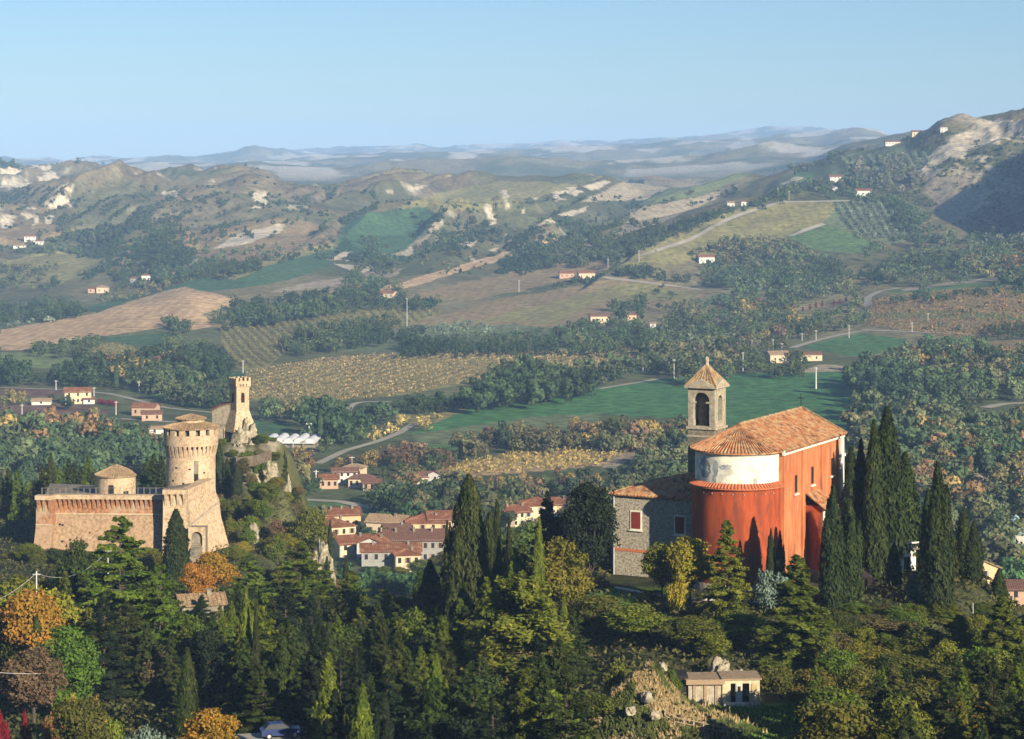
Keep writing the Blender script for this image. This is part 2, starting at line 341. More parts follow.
# lawn beside the stone hut
m = (np.hypot((XX - (764 - CX) / F * 243) / 7.5, (YY - 243) / 8) < 1) | ((np.hypot(XX - (640 - CX) / F * 300, YY - 300) < 7))
C[m] = np.array((.11, .19, .035)) * (.7 + .6 * n2[m])
m = np.hypot((XX - (638 - CX) / F * 240) / 8, (YY - 240) / 8) < 1
C[m] = (np.array((.30, .22, .11)) * (.4 + 1.1 * n2[m]) * (.6 + .8 * fbm(XX[m] / 1.5, YY[m] / 1.5, 9, 2)[..., None]))
C = np.clip(C, .004, .8)
# ------------------------------------------------------------------ materials
def newmat(name):
    m = bpy.data.materials.new(name); m.use_nodes = True
    nt = m.node_tree; b = nt.nodes['Principled BSDF']; b.inputs['Roughness'].default_value = .85
    b.inputs['Specular IOR Level'].default_value = .2
    return m, nt, b
def N(nt, t, **kw):
    n = nt.nodes.new(t)
    for k, v in kw.items():
        if k in n.inputs: n.inputs[k].default_value = v
        else: setattr(n, k, v)
    return n
def mat(name, c1, c2=None, scale=1.0, rough=.85, bump=0.0, stretch=(1,1,1), detail=5, c3=None, s3=.15, lo=.35, hi=.65):
    """surface colour that wanders between c1 and c2 (and c3 in larger stains), object coordinates"""
    m, nt, b = newmat(name); L = nt.links.new
    b.inputs['Roughness'].default_value = rough
    if c2 is None: c2 = tuple(x * .75 for x in c1)
    tc = N(nt, 'ShaderNodeTexCoord'); mp = N(nt, 'ShaderNodeMapping'); mp.inputs['Scale'].default_value = stretch
    L(tc.outputs['Object'], mp.inputs['Vector'])
    nz = N(nt, 'ShaderNodeTexNoise', Scale=scale, Detail=detail); nz.inputs['Roughness'].default_value = .65
    L(mp.outputs[0], nz.inputs['Vector'])
    cr = N(nt, 'ShaderNodeValToRGB'); e = cr.color_ramp.elements
    e[0].position = lo; e[0].color = (*c1, 1); e[1].position = hi; e[1].color = (*c2, 1)
    L(nz.outputs['Fac'], cr.inputs['Fac']); out = cr.outputs['Color']
    if c3:
        n3 = N(nt, 'ShaderNodeTexNoise', Scale=s3, Detail=6); n3.inputs['Roughness'].default_value = .7
        L(mp.outputs[0], n3.inputs['Vector'])
        r3 = N(nt, 'ShaderNodeMapRange'); r3.inputs['From Min'].default_value = .5; r3.inputs['From Max'].default_value = .64
        L(n3.outputs['Fac'], r3.inputs['Value'])
        mx = N(nt, 'ShaderNodeMixRGB'); mx.inputs['Color2'].default_value = (*c3, 1)
        L(r3.outputs[0], mx.inputs['Fac']); L(out, mx.inputs['Color1']); out = mx.outputs[0]
    L(out, b.inputs['Base Color'])
    if bump:
        bp = N(nt, 'ShaderNodeBump', Strength=.8, Distance=bump); L(nz.outputs['Fac'], bp.inputs['Height']); L(bp.outputs[0], b.inputs['Normal'])
    return m
M = {}
M['stone'] = mat('rubble_stone', (.44,.38,.28), (.26,.21,.15), 2.2, bump=.12, c3=(.33,.30,.24), s3=.4)
M['belfry'] = mat('weathered_belfry_stone', (.40,.35,.26), (.22,.185,.13), 1.8, bump=.08, c3=(.30,.24,.15), s3=.7)
M['stonedark'] = mat('weathered_stone', (.26,.22,.16), (.15,.125,.09), 1.6, bump=.08, c3=(.09,.08,.06), s3=.5)
M['wingwall'] = mat('grey_rubble_wall', (.42,.37,.28), (.20,.17,.13), 3.6, bump=.1, lo=.38, hi=.6)
M['brick'] = mat('fortress_brick', (.38,.18,.085), (.21,.095,.045), 1.7, bump=.1, c3=(.38,.27,.17), s3=.3, lo=.42, hi=.58)
M['brickpale'] = mat('pale_fortress_stone', (.52,.38,.235), (.27,.18,.105), 1.7, bump=.1, c3=(.46,.36,.24), s3=.35, lo=.38, hi=.66)
M['escarp'] = mat('battered_stone', (.40,.275,.165), (.20,.125,.07), 1.8, bump=.12, c3=(.38,.24,.15), s3=.2)
M['plaster_red'] = mat('red_plaster', (.37,.070,.020), (.22,.042,.015), .9, bump=.04, c3=(.15,.045,.025), s3=.8, stretch=(1,1,.22), lo=.4, hi=.62)
M['plaster_orange'] = mat('orange_plaster', (.53,.20,.08), (.38,.115,.045), .9, bump=.04, c3=(.27,.10,.055), s3=.75, stretch=(1,1,.2), lo=.4, hi=.62)
M['white'] = mat('white_plaster', (.74,.70,.56), (.58,.55,.44), .8, c3=(.42,.40,.33), s3=.55)
M['greypatch'] = mat('grey_patch_plaster', (.36,.37,.36), (.22,.22,.22), 1.5)  # grey tone of the irregular patches on the apse drum
M['tile'] = mat('terracotta_tiles', (.36,.135,.055), (.42,.28,.145), 1.3, bump=.05, stretch=(1,1,1), detail=8, c3=(.13,.06,.035), s3=1.0, lo=.42, hi=.6)
M['tilered'] = mat('red_roof_tiles', (.22,.078,.035), (.14,.055,.028), .9, bump=.04, detail=6, c3=(.27,.15,.08), s3=.4)
M['tilebrown'] = mat('brown_roof_tiles', (.17,.085,.055), (.12,.06,.04), .9, bump=.04, detail=6)
M['tileold'] = mat('lichened_roof_tiles', (.40,.28,.15), (.15,.09,.055), 2.2, bump=.08, detail=8)
M['terracotta'] = mat('terracotta_ledge', (.5,.16,.07), (.36,.11,.05), 2)
M['shutter'] = mat('red_shutter', (.20,.03,.018), (.14,.022,.015), 3)
M['dark'] = mat('dark_opening', (.025,.022,.02), (.015,.014,.013), 1)
M['glass'] = mat('window_glass', (.03,.033,.036), (.02,.022,.025), 1, rough=.55)
M['cream'] = mat('cream_wall', (.58,.46,.29), (.48,.38,.24), .6, c3=(.48,.40,.3), s3=.3)
M['ochre'] = mat('ochre_wall', (.58,.40,.22), (.5,.34,.19), .6)
M['pink'] = mat('pink_wall', (.46,.31,.21), (.38,.25,.17), .6)
M['greyw'] = mat('grey_wall', (.30,.29,.26), (.23,.22,.20), .6)
M['whitew'] = mat('whitewashed_wall', (.60,.57,.50), (.50,.47,.41), .6)
M['fabric'] = mat('white_membrane', (.55,.55,.55), (.47,.47,.48), .3, rough=.6)
M['greenfabric'] = mat('pale_green_membrane', (.30,.42,.38), (.26,.37,.33), .3, rough=.6)
M['rock'] = mat('gypsum_rock', (.42,.36,.26), (.17,.14,.09), 1.6, bump=.25, c3=(.12,.125,.05), s3=.5)
M['wood'] = mat('weathered_planks', (.36,.26,.16), (.22,.15,.09), 2, stretch=(1,1,6))
M['hutpale'] = mat('pale_hut_plaster', (.58,.48,.31), (.42,.33,.2), 2.2)  # pale plaster of the hut's front and side walls
M['drygrass'] = mat('dry_grass', (.46,.36,.19), (.33,.26,.13), 2)
M['bark'] = mat('bark', (.09,.07,.05), (.05,.04,.03), 3, bump=.03, stretch=(1,1,.3))
M['barkpale'] = mat('pale_bark', (.42,.36,.28), (.28,.23,.17), 3)
M['metal'] = mat('painted_metal', (.42,.43,.44), (.34,.35,.36), 1, rough=.5)
M['concrete'] = mat('pole_concrete', (.55,.53,.5), (.45,.43,.4), 1)
M['asphalt'] = mat('road_surface', (.36,.32,.25), (.27,.24,.19), .05)
M['carblue'] = mat('blue_car_paint', (.035,.05,.13), (.03,.045,.12), .5, rough=.25)
M['rubber'] = mat('tyre_rubber', (.02,.02,.02), (.015,.015,.015), 1)
M['bell'] = mat('bronze_bell', (.12,.09,.05), (.08,.06,.03), 2, rough=.4)
M['paving'] = mat('paved_terrace', (.42,.39,.34), (.33,.3,.26), .8)

def foliage(name, transl=.16, hue=.05):
    """leaf colour = the object's own colour, wandering leaf by leaf"""
    m, nt, b = newmat(name); L = nt.links.new
    oi = N(nt, 'ShaderNodeObjectInfo'); at = N(nt, 'ShaderNodeAttribute'); at.attribute_name = 'tone'
    hs = N(nt, 'ShaderNodeHueSaturation')
    mr = N(nt, 'ShaderNodeMapRange'); mr.inputs['To Min'].default_value = .5; mr.inputs['To Max'].default_value = 1.55
    L(at.outputs['Fac'], mr.inputs['Value']); L(mr.outputs[0], hs.inputs['Value'])
    mh = N(nt, 'ShaderNodeMapRange'); mh.inputs['To Min'].default_value = .5 + hue * .6; mh.inputs['To Max'].default_value = .5 - hue * .6
    L(at.outputs['Fac'], mh.inputs['Value']); L(mh.outputs[0], hs.inputs['Hue'])
    L(oi.outputs['Color'], hs.inputs['Color'])
    L(hs.outputs[0], b.inputs['Base Color']); b.inputs['Roughness'].default_value = .75
    tr = N(nt, 'ShaderNodeBsdfTranslucent'); mx = N(nt, 'ShaderNodeMixShader'); mx.inputs[0].default_value = transl
    L(hs.outputs[0], tr.inputs['Color']); L(b.outputs[0], mx.inputs[1]); L(tr.outputs[0], mx.inputs[2])
    L(mx.outputs[0], nt.nodes['Material Output'].inputs['Surface'])
    return m
M['leaf'] = foliage('leaves'); 
def vcolmat(name, attr='Col', rough=.9, nscale=.35, amt=.5, bump=0, transl=0, big=False):
    m, nt, b = newmat(name); L = nt.links.new
    b.inputs['Roughness'].default_value = rough; b.inputs['Specular IOR Level'].default_value = .05
    at = N(nt, 'ShaderNodeAttribute'); at.attribute_name = attr
    tc = N(nt, 'ShaderNodeTexCoord')
    nz = N(nt, 'ShaderNodeTexNoise', Scale=nscale, Detail=8); nz.inputs['Roughness'].default_value = .7
    L(tc.outputs['Object'], nz.inputs['Vector'])
    mr = N(nt, 'ShaderNodeMapRange'); mr.inputs['From Min'].default_value = .3; mr.inputs['From Max'].default_value = .7
    mr.inputs['To Min'].default_value = 1 - amt; mr.inputs['To Max'].default_value = 1 + amt
    L(nz.outputs['Fac'], mr.inputs['Value'])
    hs = N(nt, 'ShaderNodeHueSaturation'); L(at.outputs['Color'], hs.inputs['Color']); L(mr.outputs[0], hs.inputs['Value'])
    L(hs.outputs[0], b.inputs['Base Color'])
    if bump:
        bp = N(nt, 'ShaderNodeBump', Strength=.7, Distance=bump); L(nz.outputs['Fac'], bp.inputs['Height']); L(bp.outputs[0], b.inputs['Normal'])
    if transl:
        tr = N(nt, 'ShaderNodeBsdfTranslucent'); mx = N(nt, 'ShaderNodeMixShader'); mx.inputs[0].default_value = transl
        L(hs.outputs[0], tr.inputs['Color']); L(b.outputs[0], mx.inputs[1]); L(tr.outputs[0], mx.inputs[2]); L(mx.outputs[0], nt.nodes['Material Output'].inputs['Surface'])
    return m
M['ground'] = vcolmat('ground_cover', nscale=.14, amt=.6, bump=1.2)
M['wood_far'] = vcolmat('far_foliage', nscale=.5, amt=.3, transl=.15)

# ------------------------------------------------------------------ object helpers
def link(o, parent=None):
    col.objects.link(o)
    if parent is not None: o.parent = parent
    return o
def tag(o, label=None, cat=None, group=None, kind=None):
    if label: o['label'] = label
    if cat: o['category'] = cat
    if group: o['group'] = group
    if kind: o['kind'] = kind
    return o
def empty(name, loc, rz_=0.0, label=None, cat=None, group=None):
    o = bpy.data.objects.new(name, None); link(o); o.location = loc; o.rotation_euler = (0, 0, rz_); o.empty_display_size = 1
    return tag(o, label, cat, group)
def np_mesh(name, V, Fq, m=None, smooth=False, fattr=None, vcol=None, fcol=None):
    me = bpy.data.meshes.new(name)
    V = np.asarray(V, np.float32); Fq = np.asarray(Fq, np.int32)
    n, k = Fq.shape
    me.vertices.add(len(V)); me.vertices.foreach_set('co', V.ravel())
    me.loops.add(n * k); me.loops.foreach_set('vertex_index', Fq.ravel())
    me.polygons.add(n); me.polygons.foreach_set('loop_start', np.arange(0, n * k, k, dtype=np.int32))
    me.polygons.foreach_set('loop_total', np.full(n, k, np.int32))
    if smooth: me.polygons.foreach_set('use_smooth', np.ones(n, bool))
    me.update(calc_edges=True)
    if fattr is not None:
        a = me.attributes.new('tone', 'FLOAT', 'FACE'); a.data.foreach_set('value', np.asarray(fattr, np.float32))
    if vcol is not None:
        a = me.attributes.new('Col', 'FLOAT_COLOR', 'POINT'); c4 = np.ones((len(V), 4), np.float32); c4[:, :3] = vcol; a.data.foreach_set('color', c4.ravel())
    if fcol is not None:
        a = me.attributes.new('Col', 'FLOAT_COLOR', 'CORNER'); c4 = np.ones((n, 4), np.float32); c4[:, :3] = fcol; a.data.foreach_set('color', np.repeat(c4, k, axis=0).ravel())
    if m: me.materials.append(m)
    return me
class MB:
    def __init__(s): s.v = []; s.f = []
    def add(s, vs, fs):
        b = len(s.v); s.v += [tuple(x) for x in vs]; s.f += [[b + i for i in f] for f in fs]; return s
    def box(s, x0, x1, y0, y1, z0, z1, top=None):
        """box; top = (dx, dy) shrinks the upper face"""
        dx, dy = top or (0, 0)
        vs = [(x0,y0,z0),(x1,y0,z0),(x1,y1,z0),(x0,y1,z0),(x0+dx,y0+dy,z1),(x1-dx,y0+dy,z1),(x1-dx,y1-dy,z1),(x0+dx,y1-dy,z1)]
        return s.add(vs, [(3,2,1,0),(4,5,6,7),(0,1,5,4),(1,2,6,5),(2,3,7,6),(3,0,4,7)])
    def hexa(s, b4, t4):
        return s.add(list(b4) + list(t4), [(3,2,1,0),(4,5,6,7),(0,1,5,4),(1,2,6,5),(2,3,7,6),(3,0,4,7)])
    def prism(s, poly, axis, a0, a1):
        """extrude a 2D polygon: axis 'x' -> poly is (y,z); 'y' -> (x,z); 'z' -> (x,y)"""
        n = len(poly)
        mk = {'x': lambda p, a: (a, p[0], p[1]), 'y': lambda p, a: (p[0], a, p[1]), 'z': lambda p, a: (p[0], p[1], a)}[axis]
        vs = [mk(p, a0) for p in poly] + [mk(p, a1) for p in poly]
        fs = [tuple(range(n - 1, -1, -1)), tuple(range(n, 2 * n))] + [(i, (i + 1) % n, n + (i + 1) % n, n + i) for i in range(n)]
        return s.add(vs, fs)
    def lathe(s, prof, cx=0, cy=0, a0=0, a1=2 * math.pi, n=40, closed=True):
        """prof list of (radius, z) bottom to top"""
        full = abs(a1 - a0 - 2 * math.pi) < 1e-6; m = n if full else n + 1
        vs = []
        for r, z in prof:
            for i in range(m):
                a = a0 + (a1 - a0) * i / n; vs.append((cx + r * math.cos(a), cy + r * math.sin(a), z))
        fs = []
        for j in range(len(prof) - 1):
            for i in range(n):
                k = (i + 1) % m
                fs.append((j * m + i, j * m + k, (j + 1) * m + k, (j + 1) * m + i))
        b = len(vs)
        if closed and full:
            fs.append(tuple(range(m - 1, -1, -1))); fs.append(tuple(range((len(prof) - 1) * m, len(prof) * m)))
        return s.add(vs, fs)
    def tube(s, p, q, r0, r1=None, n=6):
        r1 = r0 if r1 is None else r1
        p = Vector(p); q = Vector(q); d = (q - p).normalized()
        a = d.cross(Vector((0, 0, 1)) if abs(d.z) < .9 else Vector((1, 0, 0))).normalized(); b = d.cross(a)
        vs = []
        for c, r in ((p, r0), (q, r1)):
            for i in range(n):
                t = 2 * math.pi * i / n; vs.append(c + a * math.cos(t) * r + b * math.sin(t) * r)
        fs = [(i, (i + 1) % n, n + (i + 1) % n, n + i) for i in range(n)] + [tuple(range(n - 1, -1, -1)), tuple(range(n, 2 * n))]
        return s.add(vs, fs)
    def mesh(s, name, m, smooth=False):
        me = bpy.data.meshes.new(name); me.from_pydata([tuple(v) for v in s.v], [], s.f)
        if smooth:
            me.polygons.foreach_set('use_smooth', np.ones(len(me.polygons), bool))
            try: me.set_sharp_from_angle(angle=R(40))
            except Exception: pass
        me.update(); me.materials.append(m); return me
    def obj(s, name, m, parent=None, smooth=False, recalc=True):
        me = s.mesh(name, m, smooth)
        if recalc:
            import bmesh
            bm = bmesh.new(); bm.from_mesh(me); bmesh.ops.recalc_face_normals(bm, faces=bm.faces); bm.to_mesh(me); bm.free()
        o = bpy.data.objects.new(name, me); return link(o, parent)
def arch_prism(mb, axis, c, z0, zs, w, a0, a1, n=10):
    """solid arched shape (for openings, niches, shutters): half-round head"""
    poly = [(c - w / 2, z0), (c + w / 2, z0), (c + w / 2, zs)] + [(c + w / 2 * math.cos(math.pi * i / n), zs + w / 2 * math.sin(math.pi * i / n)) for i in range(1, n)] + [(c - w / 2, zs)]
    mb.prism(poly, axis, a0, a1)
def arch_panel(mb, axis, c, W, z0, z1, w, zb, zs, a0, a1, n=12):
    """wall panel of width W, z0..z1, with an arched hole of width w from zb, springing at zs"""
    def P(u0, u1, q0, q1):
        mb.prism([(u0, q0), (u1, q0), (u1, q1), (u0, q1)], axis, a0, a1)
    P(c - W / 2, c - w / 2, z0, z1); P(c + w / 2, c + W / 2, z0, z1)
    if zb > z0: P(c - w / 2, c + w / 2, z0, zb)
    for i in range(n):
        t0 = math.pi * i / n; t1 = math.pi * (i + 1) / n
        x0 = c + w / 2 * math.cos(t0); x1 = c + w / 2 * math.cos(t1)
        mb.prism([(x1, zs + w / 2 * math.sin(t1)), (x0, zs + w / 2 * math.sin(t0)), (x0, z1), (x1, z1)], axis, a0, a1)
def roofplane(mb, a, b, c, d, sp=.42, r=.11, thick=.18):
    """sloping tiled plane: a-b eave, d-c ridge; ribs run from eave to ridge"""
    a, b, c, d = map(Vector, (a, b, c, d))
    nrm = (b - a).cross(d - a).normalized()
    if nrm.z < 0: nrm = -nrm
    mb.hexa([a - nrm * thick, b - nrm * thick, c - nrm * thick, d - nrm * thick], [a, b, c, d])
    L = max((b - a).length, (c - d).length); n = max(2, int(L / sp))
    for i in range(n + 1):
        t = i / n; p = a.lerp(b, t); q = d.lerp(c, t)
        if (q - p).length < .3: continue
        mb.tube(p - nrm * .02, q - nrm * .02, r, r, 5)

# ------------------------------------------------------------------ world, light, camera, haze
cam = bpy.data.cameras.new('camera'); co = bpy.data.objects.new('camera', cam); link(co)
cam.sensor_fit = 'HORIZONTAL'; cam.sensor_width = 36; cam.lens = F / 1024 * 36
co.location = (0, 0, CZ); co.rotation_euler = (R(90), 0, 0)
cam.shift_y = (ROW0 - 369.5) / 1024.0
cam.clip_start = 1; cam.clip_end = 60000
sc.camera = co
SUN_AZ = R(34); SUN_EL = R(21)       # azimuth counted from straight behind the camera towards the right
sd = Vector((math.sin(SUN_AZ) * math.cos(SUN_EL), -math.cos(SUN_AZ) * math.cos(SUN_EL), math.sin(SUN_EL)))
sl = bpy.data.lights.new('sun', 'SUN'); so = bpy.data.objects.new('sun', sl); link(so)
sl.energy = 5.0; sl.angle = R(.5); sl.color = (1, .89, .70)
so.rotation_euler = sd.to_track_quat('Z', 'Y').to_euler()
wd = bpy.data.worlds.new('World'); sc.world = wd; wd.use_nodes = True
wn = wd.node_tree; bgn = wn.nodes['Background']
sky = wn.nodes.new('ShaderNodeTexSky'); sky.sky_type = 'NISHITA'; sky.sun_disc = False
sky.sun_elevation = SUN_EL
sky.sun_rotation = math.atan2(sd.x, sd.y)
sky.air_density = 1.0; sky.dust_density = .2; sky.ozone_density = 4.0; sky.altitude = 100
tint = wn.nodes.new('ShaderNodeMixRGB'); tint.blend_type = 'MULTIPLY'; tint.inputs[0].default_value = 1; tint.inputs[2].default_value = (.84, .97, 1.12, 1)
wn.links.new(sky.outputs[0], tint.inputs[1]); wn.links.new(tint.outputs[0], bgn.inputs[0]); bgn.inputs[1].default_value = .051
sc.view_settings.view_transform = 'Standard'; sc.view_settings.look = 'None'; sc.view_settings.exposure = 0.96; sc.view_settings.gamma = 1
sc.cycles.use_denoising = True; sc.cycles.max_bounces = 4; sc.cycles.diffuse_bounces = 1; sc.cycles.glossy_bounces = 1
sc.cycles.transmission_bounces = 2; sc.cycles.volume_bounces = 0; sc.cycles.transparent_max_bounces = 4
sc.cycles.caustics_reflective = False; sc.cycles.caustics_refractive = False

HD = .000082
hz = MB(); hz.box(-12500, 12500, -400, 16500, float(ZZ.min()) - 1, float(ZZ.max()) + 6)
hm = bpy.data.materials.new('air'); hm.use_nodes = True; hn = hm.node_tree; hn.nodes.clear()
ho = hn.nodes.new('ShaderNodeOutputMaterial'); pv = hn.nodes.new('ShaderNodeVolumePrincipled')
pv.inputs['Color'].default_value = (.38, .61, 1.0, 1); pv.inputs['Density'].default_value = HD; pv.inputs['Anisotropy'].default_value = -.2
hn.links.new(pv.outputs[0], ho.inputs['Volume'])
haze = hz.obj('haze', hm); tag(haze, 'thin blue autumn haze over the valley and the far hills', 'haze', kind='stuff')

# ------------------------------------------------------------------ terrain objects
def grid_obj(name, j0, j1, label):
    V = np.stack([XX[:, j0:j1], YY[:, j0:j1], ZZ[:, j0:j1]], -1); nu, ny = V.shape[:2]
    idx = np.arange(nu * ny).reshape(nu, ny)
    Fq = np.stack([idx[:-1, :-1], idx[1:, :-1], idx[1:, 1:], idx[:-1, 1:]], -1).reshape(-1, 4)
    me = np_mesh(name, V.reshape(-1, 3), Fq, M['ground'], smooth=True, vcol=C[:, j0:j1].reshape(-1, 3))
    o = link(bpy.data.objects.new(name, me)); tag(o, label, name.replace('_', ' '), kind='structure'); return o
ja = int(np.searchsorted(Ys, 640)); jb = int(np.searchsorted(Ys, 1480)); jc = int(np.searchsorted(Ys, 5000))
grid_obj('ground', 0, ja + 1, 'wooded near slope below the fortress and the church')
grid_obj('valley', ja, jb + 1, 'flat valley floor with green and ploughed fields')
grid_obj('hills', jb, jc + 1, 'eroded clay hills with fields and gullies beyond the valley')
grid_obj('far_hills', jc, NY, 'pale blue hazy ridges along the horizon')

ROADPTS = []
def ribbon(name, pts, width, m, label, ymin=640, lift=.25):
    P = []
    for (a, b), (c_, d_) in zip(pts[:-1], pts[1:]):
        n = max(2, int(math.hypot(c_ - a, d_ - b) / 3))
        for i in range(n): P.append((a + (c_ - a) * i / n, b + (d_ - b) * i / n))
    P.append(pts[-1])
    ROADPTS.extend(P[::2]); W = [hit(a, b, ymin) for a, b in P]; W = [q for q in W if q]
    if len(W) < 3: return
    W = np.array(W); 
    for _ in range(2): W[1:-1] = (W[:-2] + W[1:-1] * 2 + W[2:]) / 4
    V = []; Q = []
    for i in range(len(W)):
        d = W[min(i + 1, len(W) - 1)] - W[max(i - 1, 0)]; n = np.array((-d[1], d[0])); n = n / (np.hypot(*n) + 1e-6)
        for k in (-1, -.33, .33, 1):
            x, y = W[i][:2] + n * k * width / 2; V.append((x, y, float(zat(x, y)) + lift))
    for i in range(len(W) - 1):
        for k in range(3): Q.append((i * 4 + k, i * 4 + k + 1, i * 4 + 5 + k, i * 4 + 4 + k))
    o = link(bpy.data.objects.new(name, np_mesh(name, V, Q, m, smooth=True))); tag(o, label, name, kind='structure')
for pts, wdt, lb in [
 ([(318,464),(345,451),(380,441),(400,433),(414,424)],4,'pale road climbing through the valley trees'),
 ([(348,411),(352,404),(366,402),(392,402)],3.5,'bend of a pale road above the sports ground'),
 ([(0,388),(70,390),(110,394),(140,401),(165,408),(232,415)],3.5,'road across the valley floor on the left'),
 ([(120,419),(165,422),(232,424)],4,'pale road behind the round tower'),
 ([(548,277),(600,277),(650,283),(702,290)],6,'hill road passing the farmhouses'),
 ([(640,256),(690,240),(722,222),(745,213),(782,202),(850,201)],6,'ridge road below the hilltop farms'),
 ([(791,236),(808,229),(824,224)],7,'short farm track on the right hill'),
 ([(792,348),(815,341),(835,336),(862,331)],6,'dirt track to the valley farmsteads'),
 ([(862,330),(890,331),(960,334),(985,335)],5,'straight farm road between the brown fields'),
 ([(600,389),(630,384),(665,378)],4,'field edge track along the big green field'),
 ([(300,500),(340,502),(374,509)],5,'lane along the small meadow'),
 ([(985,408),(1005,404),(1030,403)],7,'pale lane through the woods on the right'),
 ([(868,306),(866,298),(880,291),(900,288)],7,'curving track at the wood edge on the right')]:
    ribbon('road', pts, wdt, M['asphalt'], lb)
# ================================================================== the red church
zg = 74.8
ch = empty('church', (35.9, 305.0, zg), math.atan2(.888, .46), 'red and white hilltop church with round apse, tiled roof and low stone wing', 'church')
Lc, Wc, HE, HR = 23.7, 12.6, 18.1, 21.0
b = MB(); b.prism([(0, -1.5), (Wc, -1.5), (Wc, HE), (Wc / 2, HR - .1), (0, HE)], 'x', 0, Lc)
b.obj('nave_wall', M['plaster_orange'], ch)
b = MB()       # white cornice under the eaves, along the side and round the far gable
b.box(-.25, Lc + .3, -.32, -.003, HE - .75, HE - .1); b.box(Lc + .003, Lc + .3, 0, Wc, HE - .75, HE - .1)
b.obj('cornice', M['white'], ch)
for x0, wd_, pr in ((.0, .9, .22), (6.9, 1.0, .3), (14.6, .9, .3)):
    q = MB(); q.box(x0, x0 + wd_, -pr, -.003, -1.5, HE - .76); q.obj('pilaster', M['plaster_orange'], ch)
q = MB(); q.box(Lc - 1.1, Lc + .05, -.3, -.003, -1.5, HE - .76); q.box(Lc - 1.4, Lc + .1, -.5, -.31, HE - 3.4, HE - 3.0); q.obj('pilaster', M['white'], ch)['label'] = 'white corner strip'
for x0, zz in ((4.9, 11.8), (11.3, 12.2), (19.3, 12.5)):
    q = MB(); q.box(x0 - .62, x0 + .62, -.06, -.004, zz - .1, zz + 2.5); f = q.obj('window', M['terracotta'], ch)
    q = MB(); q.box(x0 - .46, x0 + .46, -.075, -.062, zz + .06, zz + 2.35); q.obj('pane', M['dark'], f)
    q = MB(); q.box(x0 - .8, x0 + .8, -.28, -.062, zz - .3, zz - .08); q.obj('sill', M['white'], f)
# roof
b = MB(); ov = .55; zo = HE - ov * (HR - HE) / (Wc / 2)
roofplane(b, (.2, -ov, zo), (Lc + .4, -ov, zo), (Lc + .4, Wc / 2, HR + .12), (.2, Wc / 2, HR + .12), .5, .13)
roofplane(b, (.2, Wc + ov, zo), (Lc + .4, Wc + ov, zo), (Lc + .4, Wc / 2, HR + .12), (.2, Wc / 2, HR + .12), .5, .13)
rf = b.obj('roof', M['tile'], ch)
q = MB()
for i in range(30): q.box(.2 + i * .797, .2 + i * .797 + .78, Wc / 2 - .2, Wc / 2 + .2, HR + .1, HR + .34 + .03 * (i % 3), top=(.02, .1))
for y0, y1, za, zb in ((-ov, Wc / 2 - .2, zo, HR + .1), (Wc + ov, Wc / 2 + .2, zo, HR + .1)):
    q.hexa([(Lc + .3, y0, za), (Lc + .62, y0, za), (Lc + .62, y1, zb), (Lc + .3, y1, zb)], [(Lc + .3, y0, za + .26), (Lc + .62, y0, za + .26), (Lc + .62, y1, zb + .26), (Lc + .3, y1, zb + .26)])
q.obj('ridge_tiles', M['tileold'], rf)
# apse: centre (0, 6.3), opens towards -x
ax, ay, Ra = -.1, Wc / 2, 5.75
A0, A1 = math.pi / 2, math.pi * 1.5
def half(prof, name, m, par, n=48, **k):
    q = MB(); q.lathe(prof, ax, ay, A0 - .06, A1 + .06, n); return q.obj(name, m, par, smooth=True)
ap = half([(Ra + .42, -1.5), (Ra + .38, 12.6), (Ra + .38, 13.3)], 'apse_wall', M['plaster_red'], ch)
half([(Ra + .52, -1.5), (Ra + .52, .55), (Ra + .44, .65)], 'plinth', M['stone'], ch)
half([(Ra, 13.3), (Ra, 17.5), (Ra + .16, 17.62), (Ra + .16, 17.8), (Ra + .3, 17.9), (Ra + .3, 18.05)], 'drum_wall', M['white'], ch)
q = MB(); q.lathe([(Ra + .39, 13.15), (Ra + .8, 13.2), (Ra + .8, 13.36), (Ra + .01, 13.9)], ax, ay, A0 - .06, A1 + .06, 48)
for i in range(44):
    a = A0 + (A1 - A0) * (i + .5) / 44
    q.tube((ax + (Ra + .84) * math.cos(a), ay + (Ra + .84) * math.sin(a), 13.4), (ax + (Ra + .03) * math.cos(a), ay + (Ra + .03) * math.sin(a), 13.93), .11, .1, 5)
q.obj('tiled_ledge', M['terracotta'], ch)
for i, a in enumerate(np.linspace(A0 + .9, A1 - .35, 9)):       # small white beam ends below the ledge
    q = MB(); r = Ra + .42; c_, s_ = math.cos(a), math.sin(a)
    q.tube((ax + r * c_, ay + r * s_, 12.6), (ax + (r + .12) * c_, ay + (r + .12) * s_, 12.6), .1, .1, 4); q.obj('beam_end', M['stone'], ch)
# irregular grey patches laid on the drum's plaster
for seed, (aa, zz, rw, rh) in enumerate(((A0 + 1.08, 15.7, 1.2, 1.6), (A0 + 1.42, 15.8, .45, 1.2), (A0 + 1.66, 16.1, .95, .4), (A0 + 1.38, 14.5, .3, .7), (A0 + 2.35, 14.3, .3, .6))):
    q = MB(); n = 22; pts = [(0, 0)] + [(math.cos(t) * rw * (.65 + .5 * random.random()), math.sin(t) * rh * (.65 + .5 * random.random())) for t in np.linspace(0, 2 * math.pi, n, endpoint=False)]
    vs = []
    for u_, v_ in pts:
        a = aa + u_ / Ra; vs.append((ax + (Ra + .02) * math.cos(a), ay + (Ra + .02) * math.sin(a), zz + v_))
    q.add(vs, [(0, 1 + i, 1 + (i + 1) % n) for i in range(n)]); q.obj('grey_patch', M['greypatch'], ch, recalc=False)
